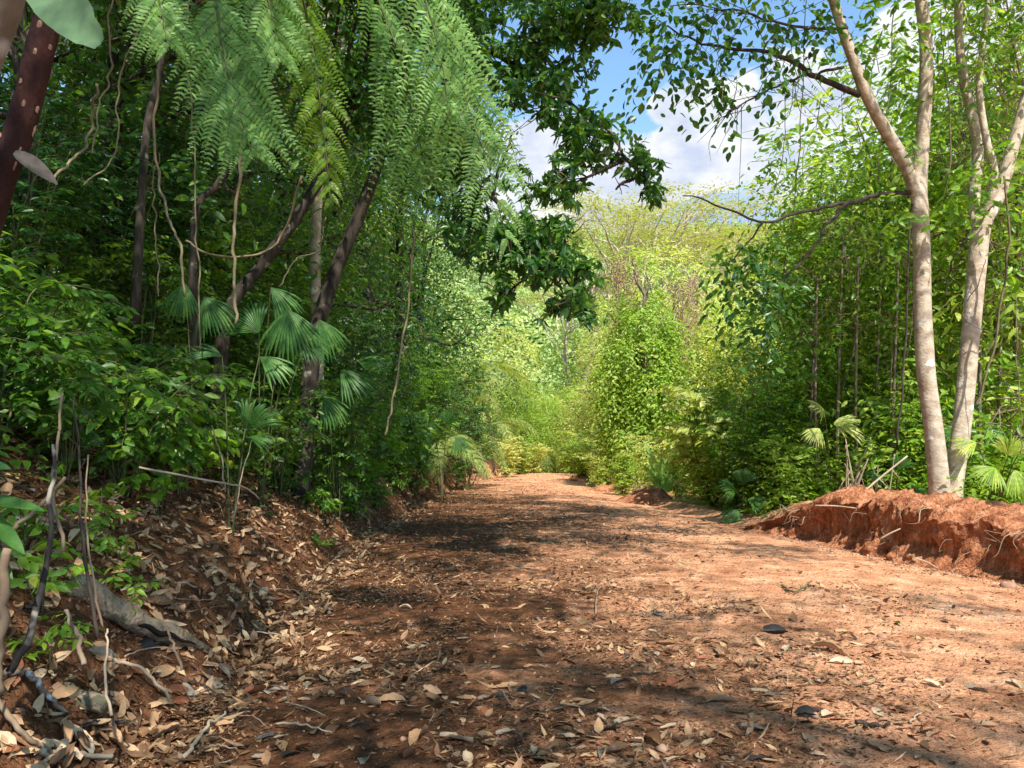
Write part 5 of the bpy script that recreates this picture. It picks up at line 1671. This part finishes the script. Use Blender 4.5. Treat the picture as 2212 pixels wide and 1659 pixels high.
X, Y = sample(19000, 1.6, 24, 1.6, 'bank')
litter(len(X), X, Y, rng.uniform(.035, .125, len(X)), 'dryleaf', .48, T_OVATE, 'leaf_litter', 'thick tan and brown leaf litter covering the left bank', 'leaf litter', .018, .45, .35)
X, Y = sample(46000, 1.6, 40, 1.8, 'road')
litter(len(X), X, Y, rng.uniform(.03, .09, len(X)) * rng.choice([.7, 1, 1.3], len(X)), 'dryleaf', .26, T_OVATE, 'leaf_litter', 'scattered small dry leaves strewn over the dirt road', 'leaf litter', .016, .45, .3)
X, Y = sample(270000, 1.6, 30, 1.9, 'road')
litter(len(X), X, Y, rng.uniform(.010, .046, len(X)), 'debris', .36, T_DIAM, 'debris', 'fine brown chips and crumbs of leaves covering the dirt road', 'debris', .014, .38, .1)
X, Y = sample(40000, 1.6, 16, 1.7, 'bank')
litter(len(X), X, Y, rng.uniform(.012, .05, len(X)), 'debris', .5, T_DIAM, 'debris', 'fine brown crumbs of leaves between the litter of the left bank', 'debris', .014, .4, .1)
# fine rootlets and straws
X, Y = sample(9000, 1.6, 14, 1.6, 'road')
litter(len(X), X, Y, rng.uniform(.04, .14, len(X)), 'dryleaf', .3, T_DIAM, 'straw', 'thin straw-like rootlets lying on the dirt road', 'debris', .018, .05, .3)
# clay crumbs and pebbles
X, Y = sample(6000, 1.6, 14, 1.7, 'road')
X = np.concatenate([X, xr(Y) - .35 * rng.random(len(Y)) ** 2])
Y = np.concatenate([Y, 5 + 8.5 * rng.random(len(Y))])
X = np.where(np.arange(len(X)) >= len(X) // 2, xr(Y) - .45 * rng.random(len(Y)) ** 2, X)
n = len(X)
oct_v = np.array([[1, 0, 0], [-1, 0, 0], [0, 1, 0], [0, -1, 0], [0, 0, 1], [0, 0, -1]], float)
oct_f = np.array([(0, 2, 4), (2, 1, 4), (1, 3, 4), (3, 0, 4), (2, 0, 5), (1, 2, 5), (3, 1, 5), (0, 3, 5)])
sz = rng.uniform(.004, .016, n) * np.where(rng.random(n) < .06, 2.2, 1)
v = oct_v[None] * sz[:, None, None] * rng.uniform(.6, 1.2, (n, 6, 1)) * np.array([1, 1, .7]) + np.stack([X, Y, Hd(X, Y) + .012 + sz * .3], -1)[:, None]
mb = MB()
mb.add(v, (oct_f[None] + (np.arange(n) * 6)[:, None, None]).reshape(-1, 3))
tag(mb.build('pebbles', M['stone']), 'small clay crumbs and pebbles strewn over the dirt road', 'pebbles', kind='stuff')

# ------------------------------------------------------------------ log, sticks, roots, stones
pl = [(150, 1262), (200, 1290), (245, 1330), (300, 1358), (350, 1375), (400, 1386), (452, 1392)]
pts = [ground_hit(x, y + 14) for x, y in pl]
t = thing('fallen_log', 'weathered grey log with a long split, half buried in the bank litter', 'log', pts[2])
o0 = np.array(t.location)
mb = MB()
lp = spline([p - o0 + [0, 0, z_] for p, z_ in zip(pts, (.03, .06, .07, .06, .055, .04, .0))], 40)
tube(mb, lp, np.interp(np.linspace(0, 1, 40), [0, .3, .7, 1], [.060, .066, .056, .016]), 20, True, .42)
mb.build('trunk', M['log'], t, smooth=True)
mb = MB()
cr = lp[15:37] + np.array([.012, -.062, .018])
tube(mb, cr + np.stack([0 * np.arange(22), 0 * np.arange(22), .008 * np.sin(np.arange(22))], -1), np.concatenate([np.linspace(.004, .017, 11), np.linspace(.017, .004, 11)]), 6)
M['crack'] = plain_mat('dark_crack', [(.2, (.006, .005, .004)), (.8, (.02, .016, .012))], 1)
mb.build('split', M['crack'], t)
g = ground_hit(180, 1520)
t = thing('rotten_log', 'short rotten log end dotted with pale cup fungi in the lower left litter', 'log', g)
mb = MB()
tube(mb, spline([(-.22, .05, -.02), (-.05, .0, .02), (.12, -.03, .0)], 14), np.linspace(.055, .035, 14), 12, True, .25)
mb.build('trunk', M['log'], t, smooth=True)
for _ in range(16):
    x_ = random.uniform(-.17, .1)
    a = random.uniform(-1.2, .6)
    c = np.array([x_, .02 - .1 * x_ - math.cos(a) * .045, .0 + math.sin(a + .9) * .05 + .01])
    mb = MB()
    rr_ = random.uniform(.006, .011)
    ang = np.linspace(0, 2 * PI, 9)[:-1]
    v = [c + np.array([math.cos(q) * rr_, -.006, math.sin(q) * rr_]) for q in ang] + [c + np.array([math.cos(q) * rr_ * .6, -.004, math.sin(q) * rr_ * .6]) for q in ang] + [c + np.array([0, .004, 0]), c + np.array([0, .012, 0])]
    f4 = [(k, (k + 1) % 8, 8 + (k + 1) % 8, 8 + k) for k in range(8)]
    f3 = [(8 + k, 8 + (k + 1) % 8, 16) for k in range(8)] + [((k + 1) % 8, k, 17) for k in range(8)]
    mb.add(v, f3, f4)
    mb.build('cup_fungus', M['fungus'], t)


def stick(label, pts, r, mat='twig', name='stick', rough=.18, dz=None, twigs=0):
    w = []
    for i, p in enumerate(pts):
        if len(p) == 2:
            g = ground_hit(*p)
            g = g + [0, 0, r[0] * .8 + .01 + (dz[i] if dz else 0)]
            w.append(g)
        else:
            w.append(P(*p))
    t = thing(name, label, 'stick', w[0])
    o0 = np.array(t.location)
    q = spline([p - o0 for p in w], 22)
    q = q + np.stack([fbm(np.arange(22) * .5, pts[0][0], k_, 2) for k_ in (0, 4, 8)], -1) * min(.02, 2 * r[0])
    mb = MB()
    tube(mb, q, np.linspace(r[0], r[1], 22), 7, True, rough)
    for _ in range(twigs):
        i = random.randint(6, 19)
        e = q[i] + unit(rng.normal(size=3) + [0, 0, .6]) * random.uniform(.05, .16)
        tube(mb, [q[i], e], [r[1] * .7, r[1] * .3], 4)
    mb.build('wood', M[mat], t, smooth=True)
    return t


M['charred'] = bark_mat('charred_bark', (.015, .013, .012), (.05, .045, .04), (.42, .36, .28), 7, .6, .5, .50)
M['lichen'] = bark_mat('lichen_bark', (.14, .10, .07), (.34, .28, .22), (.52, .52, .52), 22, .8, .4, .52)
stick('twisted charred stick with pale peeled patches at the left edge', [(20, 1450, 2.55), (62, 1380, 2.6), (85, 1270, 2.7), (112, 1180, 2.75), (108, 1060, 2.8), (118, 960, 2.9)], (.014, .006), 'charred')
stick('bare brown stake standing at the very left edge', [(2, 1500, 2.5), (6, 1330, 2.5), (10, 1185, 2.5)], (.016, .014), 'twig')
stick('white lichen-covered stick lying at the lower left', [(60, 1478), (95, 1515), (140, 1560)], (.014, .009), 'lichen', dz=(.03, .03, .01))
stick('grey lichen-covered stick ending at the left edge', [(-20, 1483), (35, 1482), (62, 1480)], (.012, .009), 'lichen', dz=(.03, .03, .03))
stick('dark rotten stick slanting into the lower left corner', [(-10, 1540), (60, 1620), (120, 1655)], (.012, .008), 'twig', dz=(.02, .03, .01))
stick('pale stick at the bottom left edge, broken at one end', [(90, 1640), (160, 1652), (240, 1655)], (.013, .010), 'dry', dz=(.01, .02, .01))
stick('straight tan stick slanting below the grey log', [(232, 1448), (300, 1478), (372, 1522)], (.010, .008), 'dry', dz=(.03, .05, .0))
stick('upright thin tan stick in front of the log', [(242, 1545, 3.0), (226, 1470, 3.05), (232, 1400, 3.1), (230, 1360, 3.15)], (.006, .004), 'dry')
stick('thin brown stick planted against the log', [(395, 1445, 3.55), (372, 1390, 3.6), (360, 1350, 3.62)], (.007, .005), 'twig')
stick('short brown stick leaning before the log', [(180, 1430, 3.0), (165, 1370, 3.05), (140, 1320, 3.1)], (.010, .008), 'twig')
stick('pale bent stick at the lower left of the road', [(400, 1655), (440, 1600), (485, 1560)], (.010, .006), 'dry', dz=(.02, .03, .03))
stick('forked pale twig lying above the log', [(270, 1245), (350, 1262), (425, 1282)], (.010, .007), 'dry', dz=(.02, .02, .02), twigs=2)
stick('long thin trailing runner lying along the foot of the bank', [(640, 1310), (705, 1230), (770, 1180), (830, 1150)], (.006, .004), 'vine', dz=(.02, .02, .02, .02))
stick('thin pale rootlet standing up in the sun patch', [(1286, 1342), (1290, 1300), (1300, 1275)], (.004, .002), 'dry', dz=(0, .06, .03))
stick('dark thin stick on the lower right road', [(1855, 1578), (1885, 1580), (1920, 1582)], (.010, .007), 'darktwig', dz=(.01, .01, .01))
stick('short pale twig on the lower right road', [(1965, 1572), (1990, 1556)], (.005, .003), 'dry', dz=(.01, .02))
stick('green curved stalk lying in the sun on the right half', [(1690, 1272), (1715, 1288), (1745, 1276)], (.010, .006), 'stem', dz=(.01, .02, .03))
stick('brown stem bundle hanging through the shaded shrubs above the log', [(215, 1380, 3.0), (195, 1280, 3.05), (178, 1150, 3.15), (168, 1000, 3.3), (160, 860, 3.5)], (.008, .004), 'darktwig', twigs=14)
stick('second thin stem hanging beside the dark bundle', [(220, 1360, 3.1), (200, 1250, 3.1), (185, 1120, 3.2), (190, 980, 3.3)], (.005, .003), 'twig')
stick('leaning thin stem from the litter into the broad-leaved shrub', [(140, 1190, 3.4), (120, 1080, 3.5), (122, 960, 3.6), (135, 850, 3.7)], (.009, .006), 'twig')
stick('arched dry cane crossing the shrubs above the seedling', [(300, 1010, 4.6), (420, 1035, 4.7), (520, 1050, 5.0), (560, 1078, 5.2)], (.007, .005), 'dry')
stick('straight dry cane slanting across the litter in the shrub shade', [(10, 1160, 3.6), (70, 1110, 3.7), (140, 1030, 3.8)], (.011, .008), 'twig')
stick('rusty upright cane at the foot of the bright fan leaf', [(485, 1060, 5.6), (478, 990, 5.7), (455, 920, 5.8)], (.007, .005), 'twig')
stick('thin pale cane rising from the cut bank', [(505, 1120, 5.8), (520, 1040, 6.0), (545, 950, 6.2)], (.006, .003), 'dry')
for _ in range(36):
    x, y = random.uniform(0, 620), random.uniform(1150, 1640)
    a = random.uniform(-.6, .9)
    l = random.uniform(40, 130)
    x2, y2 = x + math.cos(a) * l, min(1657, y + math.sin(a) * l * .5)
    w_ = stick('thin dry twig lying in the leaf litter of the left bank', [(x, y), ((x + x2) / 2, (y + y2) / 2), (x2, y2)], (random.uniform(.003, .007), .002), random.choice(('twig', 'dry', 'twig', 'darktwig')), dz=(.02, random.uniform(.02, .05), .02), name='twig')
    w_['category'] = 'twig'
    w_['group'] = 'thin dry twigs lying in the leaf litter'

# torn roots sticking out of the red bank
bx, by, bz = BERM
mb = MB()
for _ in range(46):
    i, j = random.randint(40, 385), random.randint(18, 62)
    p = np.array([bx[i, j], by[i, j], bz[i, j]])
    d_ = unit(np.array([-1, random.gauss(-.2, .5), random.gauss(-.15, .5)]))
    l = random.uniform(.10, .42)
    t = thing('root', 'thin torn root poking out of the scraped face of the red earth bank', 'root', p, group='torn roots in the face of the red earth bank')
    mb = MB()
    tube(mb, spline([-d_ * .04, d_ * l * .4 + rng.normal(size=3) * .04, d_ * l * .8 + rng.normal(size=3) * .05 - [0, 0, .06], d_ * l + rng.normal(size=3) * .06 - [0, 0, random.uniform(0, .12)]], 10), [random.uniform(.004, .009), .002], 5)
    mb.build('root_strand', M['twig' if random.random() < .6 else 'dry'], t)
for (x, y, x2, y2, d, lab) in ((1760, 1092, 1850, 1098, 10.2, 'straight pale root lying over the lip of the red bank'), (2025, 1228, 1975, 1205, 8.4, 'short broken stick wedged at the foot of the red bank'), (1900, 1165, 1945, 1142, 9.0, 'thin pale stick stuck in the middle of the red bank')):
    a, e = P(x, y, d), P(x2, y2, d - .1)
    t = thing('root', lab, 'root', a)
    mb = MB()
    tube(mb, spline([(0, 0, 0), (e - a) * .5 + [0, -.02, .015], e - a], 8), [.012, .007], 6, True, .15)
    mb.build('root_strand', M['dry'], t)
for x, y, r_, lab in ((2178, 1272, .075, 'rounded reddish stone at the foot of the red bank by the right edge'), (1325, 1268, .035, 'small pale stone beside the big sun patch'), (1470, 1262, .03, 'small stone in the sunlit middle of the road'), (1905, 1380, .035, 'grey stone on the right half of the road'), (1280, 1205, .03, 'reddish lump of clay far up the shaded road')):
    g = ground_hit(x, y)
    t = thing('stone', lab, 'stone', g)
    u, a = np.meshgrid(np.linspace(0, PI, 12), np.linspace(0, 2 * PI, 17), indexing='ij')
    q = np.stack([np.sin(u) * np.cos(a), np.sin(u) * np.sin(a) * .8, np.cos(u) * .6], -1) * r_
    q *= (1 + .25 * fbm(q[..., 0] / r_ * 1.5 + x, q[..., 1] / r_ * 1.5, q[..., 2] / r_ * 1.5, 2))[..., None]
    mb = MB()
    mb.add(q + [0, 0, r_ * .35], None, grid_faces(12, 17))
    mb.build('rock', M['stone'], t, smooth=True)
